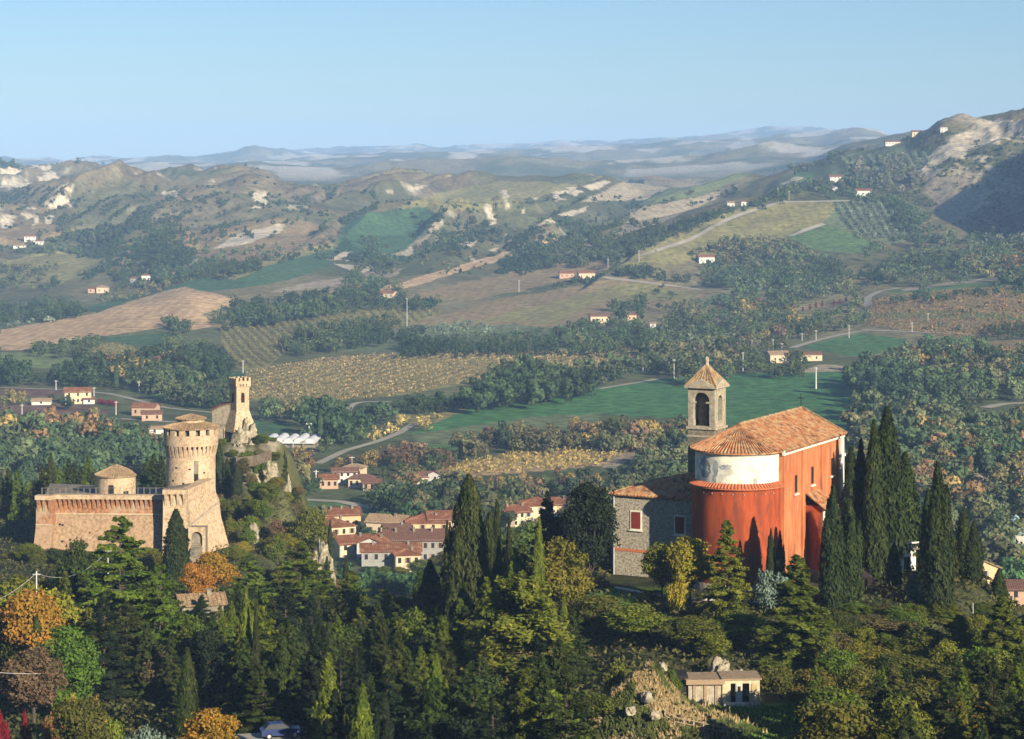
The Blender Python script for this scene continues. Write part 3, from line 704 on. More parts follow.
# half cone roof of the apse
b = MB(); re = Ra + .75; ze = 17.95; zt = HR + .05
nn = 42
b.lathe([(re, ze - .15), (re, ze), (.02, zt)], ax + .3, ay, A0, A1, nn, closed=False)
for i in range(nn + 1):
    a = A0 + (A1 - A0) * i / nn
    c_, s_ = math.cos(a), math.sin(a); r_in = .5 if i % 2 == 0 else 2.6
    zi = ze + (zt - ze) * (1 - r_in / re)
    b.tube((ax + .3 + re * c_, ay + re * s_, ze + .03), (ax + .3 + r_in * c_, ay + r_in * s_, zi + .03), .14, .07, 5)
b.obj('apse_roof', M['tile'], ch)
# side porch
px0, px1, pd = 8.7, 12.4, 2.5
b = MB(); b.box(px0, px1, -pd, -.01, 1.0, 9.6); b.obj('porch_wall', M['plaster_red'], ch)
b = MB(); b.box(px0 - .12, px1 + .12, -pd - .12, -.02, -1.5, .998); b.obj('porch_plinth', M['stonedark'], ch)
b = MB(); b.box(px0 - .06, px0 + .6, -pd - .1, -pd - .003, 1.0, 9.58); b.obj('porch_pilaster', M['white'], ch)
b = MB(); roofplane(b, (px0 - .5, -pd - .7, 9.3), (px1 + .5, -pd - .7, 9.3), (px1 + .5, -.32, 11.3), (px0 - .5, -.32, 11.3), .42, .12)
b.obj('porch_roof', M['tile'], ch)
b = MB(); arch_prism(b, 'y', (px0 + px1) / 2, 1.0, 3.4, 1.6, -pd - .02, -pd - .003); b.obj('door', M['wood'], ch)
# low stone wing to the left
wl = 12.3; w0 = Wc; wz = 10.7; wdp = 8.6
b = MB(); b.box(.05, wdp, w0 + .003, w0 + wl, -1.5, wz); b.obj('wing_wall', M['wingwall'], ch)
b = MB(); o_ = .5
e = [(-o_, w0 + .01, wz), (-o_, w0 + wl + o_, wz), (wdp + o_, w0 + wl + o_, wz), (wdp + o_, w0 + .01, wz)]
r0_, r1_ = (wdp / 2, w0 + .01, wz + 3.5), (wdp / 2, w0 + wl - 5.0, wz + 1.85)
roofplane(b, e[1], e[0], r0_, r1_, .5, .12); roofplane(b, e[3], e[2], r1_, r0_, .5, .12); roofplane(b, e[2], e[1], r1_, r1_, .5, .12)
wr = b.obj('wing_roof', M['tile'], ch)
b = MB(); b.box(4.6, 5.4, w0 + .9, w0 + 1.7, wz + 2.4, wz + 4.6); b.box(4.5, 5.5, w0 + .8, w0 + 1.8, wz + 4.6, wz + 4.8); b.obj('chimney', M['stonedark'], wr)
for y_, z_ in ((w0 + 2.2, 5.9), (w0 + 8.7, 6.1)):
    q = MB(); q.box(-.05, .047, y_ - .85, y_ + .85, z_ - .2, z_ + 2.5); f = q.obj('window', M['white'], ch)
    for s_ in (-1, 1):
        q = MB(); q.box(-.1, -.052, y_ + (-.66 if s_ < 0 else .01), y_ + (-.01 if s_ < 0 else .66), z_ + .02, z_ + 2.3); q.obj('shutter', M['shutter'], f)
    q = MB(); q.box(-.22, -.052, y_ - 1, y_ + 1, z_ - .32, z_ - .2); q.obj('sill', M['white'], f)
q = MB(); q.box(-.02, .048, w0 + 6.0, w0 + wl - .3, 2.9, 3.25); q.obj('brick_band', M['terracotta'], ch)
q = MB(); q.tube((-.12, w0 + wl - .3, -1), (-.12, w0 + wl - .3, wz), .09, .09, 6); q.obj('downpipe', M['metal'], ch)
# bell tower
tx, ty, ts = 7.4, 12.75, 4.0
bt = MB()
bt.box(tx, tx + ts, ty, ty + ts, -1.5, 19.3); bt.obj('tower_shaft', M['stonedark'], ch)
for g_, za, zb in ((.22, 19.3, 19.6), (.1, 18.2, 18.45), (.4, 25.0, 25.25)): b = MB(); b.box(tx - g_, tx + ts + g_, ty - g_, ty + ts + g_, za, zb); b.obj('cornice', M['stone'], ch)
bs = MB(); z0, z1 = 19.6, 25.0; t_ = .55; cxm = tx + ts / 2; cym = ty + ts / 2
arch_panel(bs, 'x', cym, ts, z0, z1, 2.4, z0 + .15, 23.2, tx, tx + t_); arch_panel(bs, 'x', cym, ts, z0, z1, 2.4, z0 + .15, 23.2, tx + ts - t_, tx + ts)
arch_panel(bs, 'y', cxm, ts - 2 * t_ - .01, z0, z1, 1.5, z0 + .9, 23.2, ty, ty + t_); arch_panel(bs, 'y', cxm, ts - 2 * t_ - .01, z0, z1, 1.5, z0 + .9, 23.2, ty + ts - t_, ty + ts)
bf = bs.obj('belfry', M['belfry'], ch)
q = MB(); q.box(tx + 1.2, tx + ts - .6, ty + 1.7, ty + ts - 1.1, z0 + .01, 24.9); q.obj('inner_wall', M['stonedark'], bf)
for (A, B) in (((tx - .06, cym - 1.3, 22.9), (tx - .003, cym - 1.05, 23.15)), ((tx - .06, cym + 1.05, 22.9), (tx - .003, cym + 1.3, 23.15))):
    q = MB(); q.box(A[0], B[0], A[1] - .35, B[1] + .35, A[2], B[2]); q.obj('impost', M['stone'], bf)
q = MB(); q.lathe([(.02, 22.4), (.55, 22.4), (.42, 22.7), (.36, 23.2), (.2, 23.5), (.02, 23.55)], tx + .85, ty + 1.1, n=14); q.obj('bell', M['bell'], bf)
b = MB(); e_ = .38; zz = 25.25; zp = 28.3
cs = [(tx - e_, ty - e_, zz), (tx + ts + e_, ty - e_, zz), (tx + ts + e_, ty + ts + e_, zz), (tx - e_, ty + ts + e_, zz)]
apx = (cxm, cym, zp)
for i in range(4): roofplane(b, cs[i], cs[(i + 1) % 4], apx, apx, .6, .1, .12)
tr = b.obj('tower_roof', M['tileold'], ch)
# small gables on the four sides
for i, (dx, dy) in enumerate(((-1, 0), (0, -1), (1, 0), (0, 1))):
    q = MB(); hw = ts / 2 + .3; a0_ = ts / 2 + .35
    if dx: q.prism([(cym - hw, zz + .01), (cym + hw, zz + .01), (cym, zz + 1.0)], 'x', *sorted((cxm + dx * a0_, cxm + dx * (a0_ - 1.6))))
    else: q.prism([(cxm - hw, zz + .01), (cxm + hw, zz + .01), (cxm, zz + 1.0)], 'y', *sorted((cym + dy * a0_, cym + dy * (a0_ - 1.6))))
    q.obj('gable', M['stone'], tr)
q = MB(); q.lathe([(.32, zp - .3), (.26, zp + .2), (.34, zp + .3), (.3, zp + .75), (.05, zp + .95)], cxm, cym, n=8); q.obj('finial', M['stone'], tr)
q = MB(); q.box(Lc + .3, Lc + .38, Wc / 2 - .04, Wc / 2 + .04, HR + .2, HR + 2.2); q.box(Lc + .31, Lc + .37, Wc / 2 - .5, Wc / 2 + .5, HR + 1.5, HR + 1.6); q.obj('cross', M['dark'], ch)

def W(px, Y): return (px - CX) / F * Y
def Zr(row, Y): return CZ - (row - ROW0) / F * Y

# terrace wall and paths round the church
b = MB(); P = [W(615, 303), 303], [W(660, 297), 297], [W(730, 293), 293], [W(800, 292), 292]
for (x0, y0), (x1, y1) in zip(P[:-1], P[1:]):
    b.hexa([(x0, y0, 70), (x1, y1, 70), (x1, y1 + .6, 70), (x0, y0 + .6, 70)], [(x0, y0, 74.9), (x1, y1, 74.9), (x1, y1 + .6, 74.9), (x0, y0 + .6, 74.9)])
wl_ = b.obj('terrace_wall', M['stonedark']); tag(wl_, 'low grey stone wall holding the terrace in front of the church', 'wall')
b = MB()
for (x0, y0), (x1, y1) in zip(P[:-1], P[1:]):
    b.hexa([(x0, y0 - .1, 74.91), (x1, y1 - .1, 74.91), (x1, y1 + .7, 74.91), (x0, y0 + .7, 74.91)], [(x0, y0 - .1, 75.06), (x1, y1 - .1, 75.06), (x1, y1 + .7, 75.06), (x0, y0 + .7, 75.06)])
b.obj('coping', M['white'], wl_)
# shrine / cemetery building beside the cypresses
sh = empty('low_building', (W(862, 324), 324, 72.6), R(24), 'low whitewashed building half hidden behind the cypresses right of the church', 'building')
b = MB(); b.box(0, 9, 0, 5, -1, 3.4); b.obj('wall', M['whitew'], sh)
b = MB(); b.box(-.3, 9.3, -.5, 5.4, 3.4, 3.62); b.obj('flat_roof', M['stonedark'], sh)
b = MB(); b.box(-.25, 9.25, -.45, -.1, 4.3, 4.5); 
for x in np.arange(0, 9.1, 1.5): b.box(x - .08, x + .08, -.35, -.2, 3.63, 4.3)
b.obj('parapet_rail', M['whitew'], sh)
for x in (1.4, 4.2, 7.0):
    q = MB(); q.box(x, x + 1, -.04, -.003, .6, 2.4); q.obj('window', M['dark'], sh)
rw = MB(); rw.hexa([(W(860, 312), 312, 69.5), (W(884, 309), 309, 69.5), (W(884, 309), 309.7, 69.5), (W(860, 312), 312.7, 69.5)], [(W(860, 312), 312, 76.2), (W(884, 309), 309, 74.0), (W(884, 309), 309.7, 74.0), (W(860, 312), 312.7, 76.2)])
rwo = rw.obj('retaining_wall', M['whitew']); tag(rwo, 'sloping sunlit white retaining wall at the foot of the cypresses', 'wall')

# ================================================================== the fortress
zf = 0
ft = empty('fortress', (W(99, 470), 470, 52), 0, 'long brick fortress wall with corbels, round keep and sunlit stone bastion', 'fortress')
ox, oy, oz = ft.location
def L3(px, Y, z): return (W(px, Y) - ox, Y - oy, z - oz)
def wallquad(mb, pxa, Ya, pxb, Yb, z0, z1, th=2.5, batter=0.0):
    a = Vector((W(pxa, Ya) - ox, Ya - oy, 0)); c = Vector((W(pxb, Yb) - ox, Yb - oy, 0))
    d = (c - a).normalized(); n = Vector((d.y, -d.x, 0))          # outward (towards the viewer / right)
    def p(v, k, z): q = v + n * k; return (q.x, q.y, z - oz)
    mb.hexa([p(a, batter, z0), p(c, batter, z0), p(c, -th, z0), p(a, -th, z0)], [p(a, 0, z1), p(c, 0, z1), p(c, -th, z1), p(a, -th, z1)])
    return a, c, d, n
zt_, zs_, zb_ = 63.6, 59.6, 48.0
def curtain(pxa, Ya, pxb, Yb, ztop, zstr, zbot, mu, ml, batter=2.6, corb=4.1, nm=('upper_wall', 'lower_wall'), step=.95, parapet=1.0):
    """corbelled wall: battered foot, string course, smooth band, corbel row, parapet"""
    b = MB(); wallquad(b, pxa, Ya, pxb, Yb, zbot, zstr, 2.5, batter); b.obj(nm[1], ml, ft)
    b = MB(); a, c, d, n = wallquad(b, pxa, Ya, pxb, Yb, zstr + .004, ztop - .9); b.obj(nm[0], mu, ft)
    def p(v, k, z): q = v + n * k; return (q.x, q.y, z - oz)
    b = MB(); b.hexa([p(a, .22, zstr - .12), p(c, .22, zstr - .12), p(c, .002, zstr - .12), p(a, .002, zstr - .12)], [p(a, .22, zstr + .2), p(c, .22, zstr + .2), p(c, .002, zstr + .2), p(a, .002, zstr + .2)])
    b.obj('string_course', M['brickpale'], ft)
    b = MB(); b.hexa([p(a, .75, ztop - .9), p(c, .75, ztop - .9), p(c, -1.2, ztop - .9), p(a, -1.2, ztop - .9)], [p(a, .75, ztop), p(c, .75, ztop), p(c, -1.2, ztop), p(a, -1.2, ztop)])
    par = b.obj('parapet', M['brickpale'], ft)
    L = (c - a).length; k = int(L / step); mb = MB()
    for i in range(k):
        s0 = a + d * ((i + .28) * L / k); s1 = a + d * ((i + .72) * L / k)
        mb.hexa([p(s0, .003, ztop - corb * .72), p(s1, .003, ztop - corb * .72), p(s1, .08, ztop - corb * .72), p(s0, .08, ztop - corb * .72)],
                [p(s0, .003, ztop - .905), p(s1, .003, ztop - .905), p(s1, .72, ztop - .905), p(s0, .72, ztop - .905)])
    mb.obj('corbel_row', mu, par)
curtain(53, 471, 168, 470, zt_, zs_, zb_, M['brick'], M['escarp'])
curtain(36, 469.5, 52.8, 469, zt_ + .05, 57.6, zb_, M['brick'], M['escarp'], batter=3.2, corb=4.6)
# right bastion, facing front
curtain(163, 466, 187.5, 466, Zr(489.5, 466), 59.4, 49, M['brickpale'], M['brickpale'], batter=2.0, corb=4.6, step=1.0)
# great sunlit flank running away to the keep
def q3(x, y, z): return (x - ox, y - oy, z - oz)
XA, YA = W(187.6, 466), 465.9; XB, YB = W(214.5, 477), 477.0
zA = Zr(489.5, 466); zB = Zr(478.5, 477)
fd = Vector((XB - XA, YB - YA)).normalized(); fn_ = Vector((fd.y, -fd.x))
def fq(t, k, z): return q3(XA + (XB - XA) * t + fn_.x * k, YA + (YB - YA) * t + fn_.y * k, z)
fl = MB(); fl.hexa([fq(0, .6, 58.2), fq(1, .6, 61.0), fq(1, -3, 61.0), fq(0, -1.5, 58.2)], [fq(0, 0, zA), fq(1, 0, zB), fq(1, -3, zB), fq(0, -1.5, zA)]); fl.obj('flank_wall', M['brickpale'], ft)
fl = MB(); fl.hexa([fq(-.12, 3.6, 47), fq(1.1, 4.4, 47), fq(1, -3, 47), fq(0, -1.5, 47)], [fq(0, .62, 58.19), fq(1, .62, 60.99), fq(1, -3, 60.99), fq(0, -1.5, 58.19)]); fl.obj('flank_escarp', M['brickpale'], ft)
fl = MB(); fl.hexa([fq(0, .63, 58.0), fq(1, .63, 60.8), fq(1, .95, 60.8), fq(0, .95, 58.0)], [fq(0, .63, 58.35), fq(1, .63, 61.15), fq(1, .95, 61.15), fq(0, .95, 58.35)]); fl.obj('string_course', M['stone'], ft)
# pointed postern arch at the foot of the flank, with steps
cx_, cy_ = W(197, 460), 460.0
pa = MB()
for i in range(7): pa.box(cx_ - ox - 1.1, cx_ - ox + 1.1, cy_ - oy - 3 + i * .5, cy_ - oy - 2.5 + i * .5, -4, 1.2 + i * .35)
pa.obj('steps', M['stonedark'], ft)
pa = MB(); arch_panel(pa, 'y', cx_ - ox, 3.4, -4, 6.6, 2.2, -4, 4.6, cy_ - oy - .4, cy_ - oy + .3); pa.obj('postern_arch', M['brickpale'], ft)
pa = MB(); pa.box(cx_ - ox - 1.6, cx_ - ox + 1.6, cy_ - oy + .32, cy_ - oy + 4, -4, 6.3); pa.obj('postern_tower', M['stonedark'], ft)
for i_ in range(22):
    px_ = random.uniform(58, 150); zz_ = random.choice((57.6, 55.8, 54.2)) + random.uniform(-.3, .3); t_b = (zs_ - zz_) / (zs_ - zb_) * 2.6
    x_, y__, z__ = L3(px_, 470.7, zz_); q = MB(); q.box(x_ - .17, x_ + .17, y__ - t_b - .06, y__ - t_b + .1, z__ - .17, z__ + .17); q.obj('putlog_hole', M['dark'], ft)
# court platform
pf = MB(); pf.hexa([L3(40, 473.6, 52), L3(168, 473.6, 52), L3(176, 505, 52), L3(50, 512, 52)], [L3(40, 473.6, 61.3), L3(168, 473.6, 61.3), L3(176, 505, 60.2), L3(50, 512, 60.2)])
pf.obj('court_platform', M['stonedark'], ft)
b = MB(); b.hexa([q3(W(165, 468.6), 468.6, 52), q3(XB - 5, 468.6, 52), q3(XB - 3.6, 478, 52), q3(W(168, 478), 478, 52)], [q3(W(165, 468.6), 468.6, 64.3), q3(XB - 5, 468.6, 64.3), q3(XB - 3.6, 478, 65.5), q3(W(168, 478), 478, 64.3)]); b.obj('bastion_platform', M['stonedark'], ft)
# small railing posts on the wall walk
rl = MB()
for px in range(42, 160, 6): x, y, z = L3(px, 474.5, 63.2); rl.box(x - .06, x + .06, y - .06, y + .06, z - 2, z + 1.3)
x0_, y_, z_ = L3(42, 474.5, 64.4); x1_, _, _ = L3(160, 474.5, 64.4); rl.box(x0_, x1_, y_ - .03, y_ + .03, z_ - .03, z_ + .03); rl.obj('railing', M['stonedark'], ft)
# round keep
kx, ky = W(191, 481), 481.0; kr = 5.1
kp = empty('round_tower', (kx, ky, 48), 0, 'tall round fortress keep with machicolated crown and small tiled lantern', 'tower')
def kz(row): return Zr(row, 481) - 48
b = MB(); b.lathe([(7.3, -1), (5.9, kz(500)), (kr, kz(492)), (kr, kz(447))], n=56); b.obj('shaft', M['brickpale'], kp, smooth=True)
crown = MB(); crown.lathe([(kr + .55, kz(444)), (kr + .62, kz(435)), (kr + .62, kz(433.5)), (kr - .6, kz(433.5))], n=56); crown.lathe([(kr + .55, kz(444)), (kr - .3, kz(444))], n=56, closed=False); cr = crown.obj('crown', M['brickpale'], kp, smooth=True)
mb = MB(); nc = 34
for i in range(nc):
    a = 2 * math.pi * i / nc; da = .052
    def pp(r, t, z): return (r * math.cos(t), r * math.sin(t), z)
    mb.hexa([pp(kr - .05, a - da, kz(455)), pp(kr - .05, a + da, kz(455)), pp(kr + .06, a + da, kz(455)), pp(kr + .06, a - da, kz(455))],
            [pp(kr - .05, a - da, kz(444)), pp(kr - .05, a + da, kz(444)), pp(kr + .53, a + da, kz(444)), pp(kr + .53, a - da, kz(444))])
mb.obj('corbel_row', M['brickpale'], kp)
nm_ = 16
for i in range(nm_):
    a = 2 * math.pi * (i + .5) / nm_; da = math.pi / nm_ * .58
    q = MB(); vs = []
    for r in (kr - .05, kr + .6):
        for t in (a - da, a, a + da):
            for z in (kz(433.45), kz(427)): vs.append((r * math.cos(t), r * math.sin(t), z))
    q.add(vs, [(0,1,3,2),(2,3,5,4),(6,8,9,7),(8,10,11,9),(1,7,9,3),(3,9,11,5),(0,6,7,1),(4,5,11,10)]); q.obj('merlon', M['brickpale'], kp)
b = MB(); b.lathe([(kr - .6, kz(434)), (kr - .6, kz(427))], n=40); b.obj('inner_wall', M['stonedark'], kp)
b = MB(); b.lathe([(kr + .85, kz(427.4)), (kr + .85, kz(426.6)), (2.6, kz(421.5))], n=56); 
for i in range(64):
    a = 2 * math.pi * i / 64; b.tube((math.cos(a) * (kr + .85), math.sin(a) * (kr + .85), kz(426.6)), (2.7 * math.cos(a), 2.7 * math.sin(a), kz(421.6)), .11, .07, 5)
b.obj('roof', M['tileold'], kp)
b = MB(); b.lathe([(2.75, kz(424)), (2.75, kz(418.6))], n=32); b.obj('lantern', M['brickpale'], kp, smooth=True)
b = MB(); b.lathe([(3.25, kz(418.6)), (3.25, kz(418)), (.05, kz(413.3))], n=32)
for i in range(32):
    a = 2 * math.pi * i / 32; b.tube((3.25 * math.cos(a), 3.25 * math.sin(a), kz(418)), (.3 * math.cos(a), .3 * math.sin(a), kz(413.8)), .11, .04, 5)
b.obj('lantern_roof', M['tileold'], kp)
def onround(par, R_, ang, z0, z1, w, m, name, pr=.05):
    a = math.radians(ang); q = MB(); da = w / 2 / R_
    vs = [((R_ + k) * math.cos(t), (R_ + k) * math.sin(t), z) for k in (-.02, pr) for t in (a - da, a + da) for z in (z0, z1)]
    q.add(vs, [(0,1,3,2),(4,6,7,5),(0,4,5,1),(2,3,7,6),(1,5,7,3),(0,2,6,4)]); return q.obj(name, m, par)
wnd = onround(kp, kr, -70, kz(478), kz(458), .9, M['stonedark'], 'window_slot'); onround(kp, kr + .06, -70, kz(478), kz(471), .9, M['dark'], 'door')
for ang, r_ in ((-118, 465), (-100, 480), (-50, 470), (-40, 486), (-85, 466), (-128, 478)): onround(kp, kr, ang, kz(r_ + 1), kz(r_ - .6), .45, M['dark'], 'loophole')
# small round tower in the court
sx, sy = W(116.5, 492), 492.0; sr = 4.2
st = empty('round_tower', (sx, sy, 54), 0, 'squat round court tower with lichened conical roof, left of the keep', 'tower')
def sz(row): return Zr(row, 492) - 54
b = MB(); b.lathe([(sr, -2), (sr, sz(474.5))], n=48); b.obj('shaft', M['brickpale'], st, smooth=True)
b = MB(); b.lathe([(sr + .45, sz(475)), (sr + .45, sz(474)), (.05, sz(463.5))], n=48)
for i in range(52):
    a = 2 * math.pi * i / 52; b.tube(((sr + .45) * math.cos(a), (sr + .45) * math.sin(a), sz(474)), (.7 * math.cos(a), .7 * math.sin(a), sz(465.2)), .13, .05, 5)
b.obj('roof', M['tileold'], st)
onround(st, sr, -96, sz(492), sz(482.5), 1.1, M['dark'], 'door'); onround(st, sr, -52, sz(493), sz(489), 1.2, M['dark'], 'window')

# ================================================================== the clock tower on its crag
ct = empty('clock_tower', (W(236.5, 572), 572, 62), R(35), 'slender battlemented square tower on a pale crag behind the keep', 'tower')
def cz(row): return Zr(row, 572) - 62
# local frame: corner towards the camera is at (0,0); faces run along +x (right) and +y (left)
hw = 3.55
def cbox(mb, o, z0, z1, o1=None):
    o1 = o if o1 is None else o1
    mb.hexa([(-o, -o, z0), (hw + o, -o, z0), (hw + o, hw + o, z0), (-o, hw + o, z0)], [(-o1, -o1, z1), (hw + o1, -o1, z1), (hw + o1, hw + o1, z1), (-o1, hw + o1, z1)])
b = MB(); cbox(b, 0, cz(411), cz(387)); b.obj('shaft', M['brickpale'], ct)
b = MB(); cbox(b, 1.5, cz(432), cz(411) - .01, 0); b.obj('battered_base', M['brickpale'], ct)
b = MB(); cbox(b, .3, cz(386.9), cz(381.5)); b.obj('crown', M['brickpale'], ct)
mer = []
for i in range(4):
    t = -.3 + i * (hw + .6 - .6) / 3
    for (x, y) in ((t, -.3), (-.3, t), (t, hw - .3), (hw - .3, t)):
        if (round(x, 2), round(y, 2)) in mer: continue
        mer.append((round(x, 2), round(y, 2))); q = MB(); q.box(x, x + .6, y, y + .6, cz(381.49), cz(378)); q.obj('merlon', M['brickpale'], ct)
for axis, nmx in (('y', 0), ('x', 0)):
    q = MB(); arch_prism(q, axis, hw / 2, cz(403), cz(395), 1.0, -.02, -.004); w_ = q.obj('belfry_window', M['dark'], ct)
    for k in (.9, 1.75, 2.6): q = MB(); (q.box(k - .18, k + .18, -.33, -.304, cz(386), cz(384.6)) if axis == 'y' else q.box(-.33, -.304, k - .18, k + .18, cz(386), cz(384.6))); q.obj('loophole', M['dark'], ct)
dial = MB(); n_ = 24
vs = [(hw / 2 + .55 * math.cos(2 * math.pi * i / n_), -.02 - .02, cz(406.5) + .55 * math.sin(2 * math.pi * i / n_)) for i in range(n_)]
ch2 = empty('stone_house', (W(212, 574), 574, 61), R(8), 'old brick house with a single-pitch roof leaning on the battlemented tower', 'house')
b = MB(); b.prism([(0, -1), (5.2, -1), (5.2, Zr(404, 574) - 61), (2.0, Zr(407, 574) - 61), (0, Zr(411, 574) - 61)], 'y', 0, 5); b.obj('wall', M['stonedark'], ch2)
b = MB(); b.hexa([(-.3, -.3, Zr(411, 574) - 60.9), (2.0, -.3, Zr(407, 574) - 60.9), (2.0, 5.3, Zr(407, 574) - 60.9), (-.3, 5.3, Zr(411, 574) - 60.9)], [(-.3, -.3, Zr(410, 574) - 60.9), (2.0, -.3, Zr(406, 574) - 60.9), (2.0, 5.3, Zr(406, 574) - 60.9), (-.3, 5.3, Zr(410, 574) - 60.9)])
b.hexa([(2.01, -.3, Zr(407, 574) - 60.9), (5.4, -.3, Zr(404, 574) - 60.9), (5.4, 5.3, Zr(404, 574) - 60.9), (2.01, 5.3, Zr(407, 574) - 60.9)], [(2.01, -.3, Zr(406, 574) - 60.9), (5.4, -.3, Zr(403, 574) - 60.9), (5.4, 5.3, Zr(403, 574) - 60.9), (2.01, 5.3, Zr(406, 574) - 60.9)]); b.obj('roof', M['tilebrown'], ch2)
b = MB(); b.box(3.0, 4.1, -.4, -.004, .5, 4.6); b.obj('buttress', M['brickpale'], ch2)

# rocks: displaced lumps
def rock(name, px, Y, row, w_, h_, d_, label, seed, m=None):
    """crag standing at that spot, its top at the given row"""
    rs = np.random.default_rng(seed); n, k = 40, 26
    th = np.linspace(0, 2 * np.pi, n, endpoint=False); ph = np.linspace(0.02, np.pi * .62, k)
    T, Pp = np.meshgrid(th, ph); X = np.cos(T) * np.sin(Pp); Yv = np.sin(T) * np.sin(Pp); Zv = np.cos(Pp)
    r = .72 + .75 * (ridged(X * 1.3 + 5 + seed, Zv * 1.3 + Yv * 1.7 + seed * 3, seed, 5) - .5) + .25 * (vnoise(X * 9 + seed, Zv * 9 + Yv * 5, seed + 3) - .5)
    V = np.stack([X * r * w_ / 2, Yv * r * d_ / 2, Zv * np.where(Zv > 0, r, 1) * h_], -1).reshape(-1, 3)
    idx = np.arange(n * k).reshape(k, n); Q = np.stack([idx[:-1], np.roll(idx, -1, 1)[:-1], np.roll(idx, -1, 1)[1:], idx[1:]], -1).reshape(-1, 4)
    V = np.vstack([V, [(0, 0, V[:n, 2].max())]])
    me = np_mesh(name, V, Q, m or M['rock'], smooth=False)
    o = link(bpy.data.objects.new(name, me)); o.location = (W(px, Y), Y, Zr(row, Y) - h_ * .95); o.rotation_euler = (0, 0, rs.uniform(0, 6))
    return tag(o, label, 'rock', 'pale rock outcrops on the slopes')
rock('crag', 246, 571, 424, 9.5, 11, 8, 'pale rock crag directly under the battlemented tower', 3)
rock('crag', 256, 570, 436, 6, 9, 6, 'smaller pale crag at the right foot of the battlemented tower', 4)
rock('crag', 238, 566, 442, 7, 9, 6, 'pale rock face at the left foot of the battlemented tower', 14)
rock('rock_outcrop', 287, 524, 478, 5.5, 9, 5, 'pale rock above two cypresses right of the fortress', 5)
rock('rock_outcrop', 272, 505, 512, 4.0, 9, 4, 'narrow pale rock between cypress and quarry ledge right of the fortress', 6)
rock('rock_outcrop', 283, 500, 530, 6.5, 7, 5, 'broad sunlit rock ledge on the slope right of the fortress', 7)
rock('crag', 268, 560, 455, 7, 7, 5, 'rock step at the right foot of the crag, over the zigzag wall', 31)
rock('rock_outcrop', 293, 496, 545, 5.0, 5, 4, 'lowest blocky rock of the sunlit ledge right of the fortress', 8)
rock('rock_outcrop', 322, 452, 536, 3.4, 9, 4, 'upper pale rock rib beside the red-roofed village', 9)
rock('rock_outcrop', 328, 445, 556, 3.0, 7, 4, 'lower pale rock rib beside the red-roofed village', 10)
rock('rock_outcrop', 253, 480, 520, 2.6, 5, 3, 'small pale rock in the scrub just right of the keep', 11)
rock('boulder', 662, 243, 662, 1.5, 0.66, 1.22, 'pale boulder on top of the dry grass mound left of the hut', 21)
rock('boulder', 647, 236, 690, 1.73, 0.92, 1.43, 'white rock in the middle of the mound left of the hut', 22)
rock('boulder', 630, 235, 706, 1.5, 0.66, 1.22, 'rock low on the left flank of the dry grass mound', 23)
rock('boulder', 655, 234, 710, 1.39, 0.66, 1.22, 'rock low on the right flank of the dry grass mound', 24)
rock('rock_outcrop', 720, 262, 658, 3.2, 2.5, 3, 'rock ledge above the roof of the stone hut', 25)
rock('rock_outcrop', 736, 261, 668, 3.0, 2.5, 2.5, 'rock ledge right above the hut doorway', 26)
# pale wall zigzag on the slope under the crag
b = MB()
for (pa_, Ya_, ra_), (pb_, Yb_, rb_) in (((236, 556, 458), (254, 552, 456)), ((254.2, 552, 456), (271, 548, 450))):
    x0, x1 = W(pa_, Ya_), W(pb_, Yb_); za, zb = Zr(ra_, Ya_), Zr(rb_, Yb_)
    b.hexa([(x0, Ya_, za - 2.4), (x1, Yb_, zb - 2.4), (x1, Yb_ + .8, zb - 2.4), (x0, Ya_ + .8, za - 2.4)], [(x0, Ya_, za), (x1, Yb_, zb), (x1, Yb_ + .8, zb), (x0, Ya_ + .8, za)])
tag(b.obj('retaining_wall', M['brickpale']), 'pale retaining wall on the slope below the battlemented tower', 'wall')

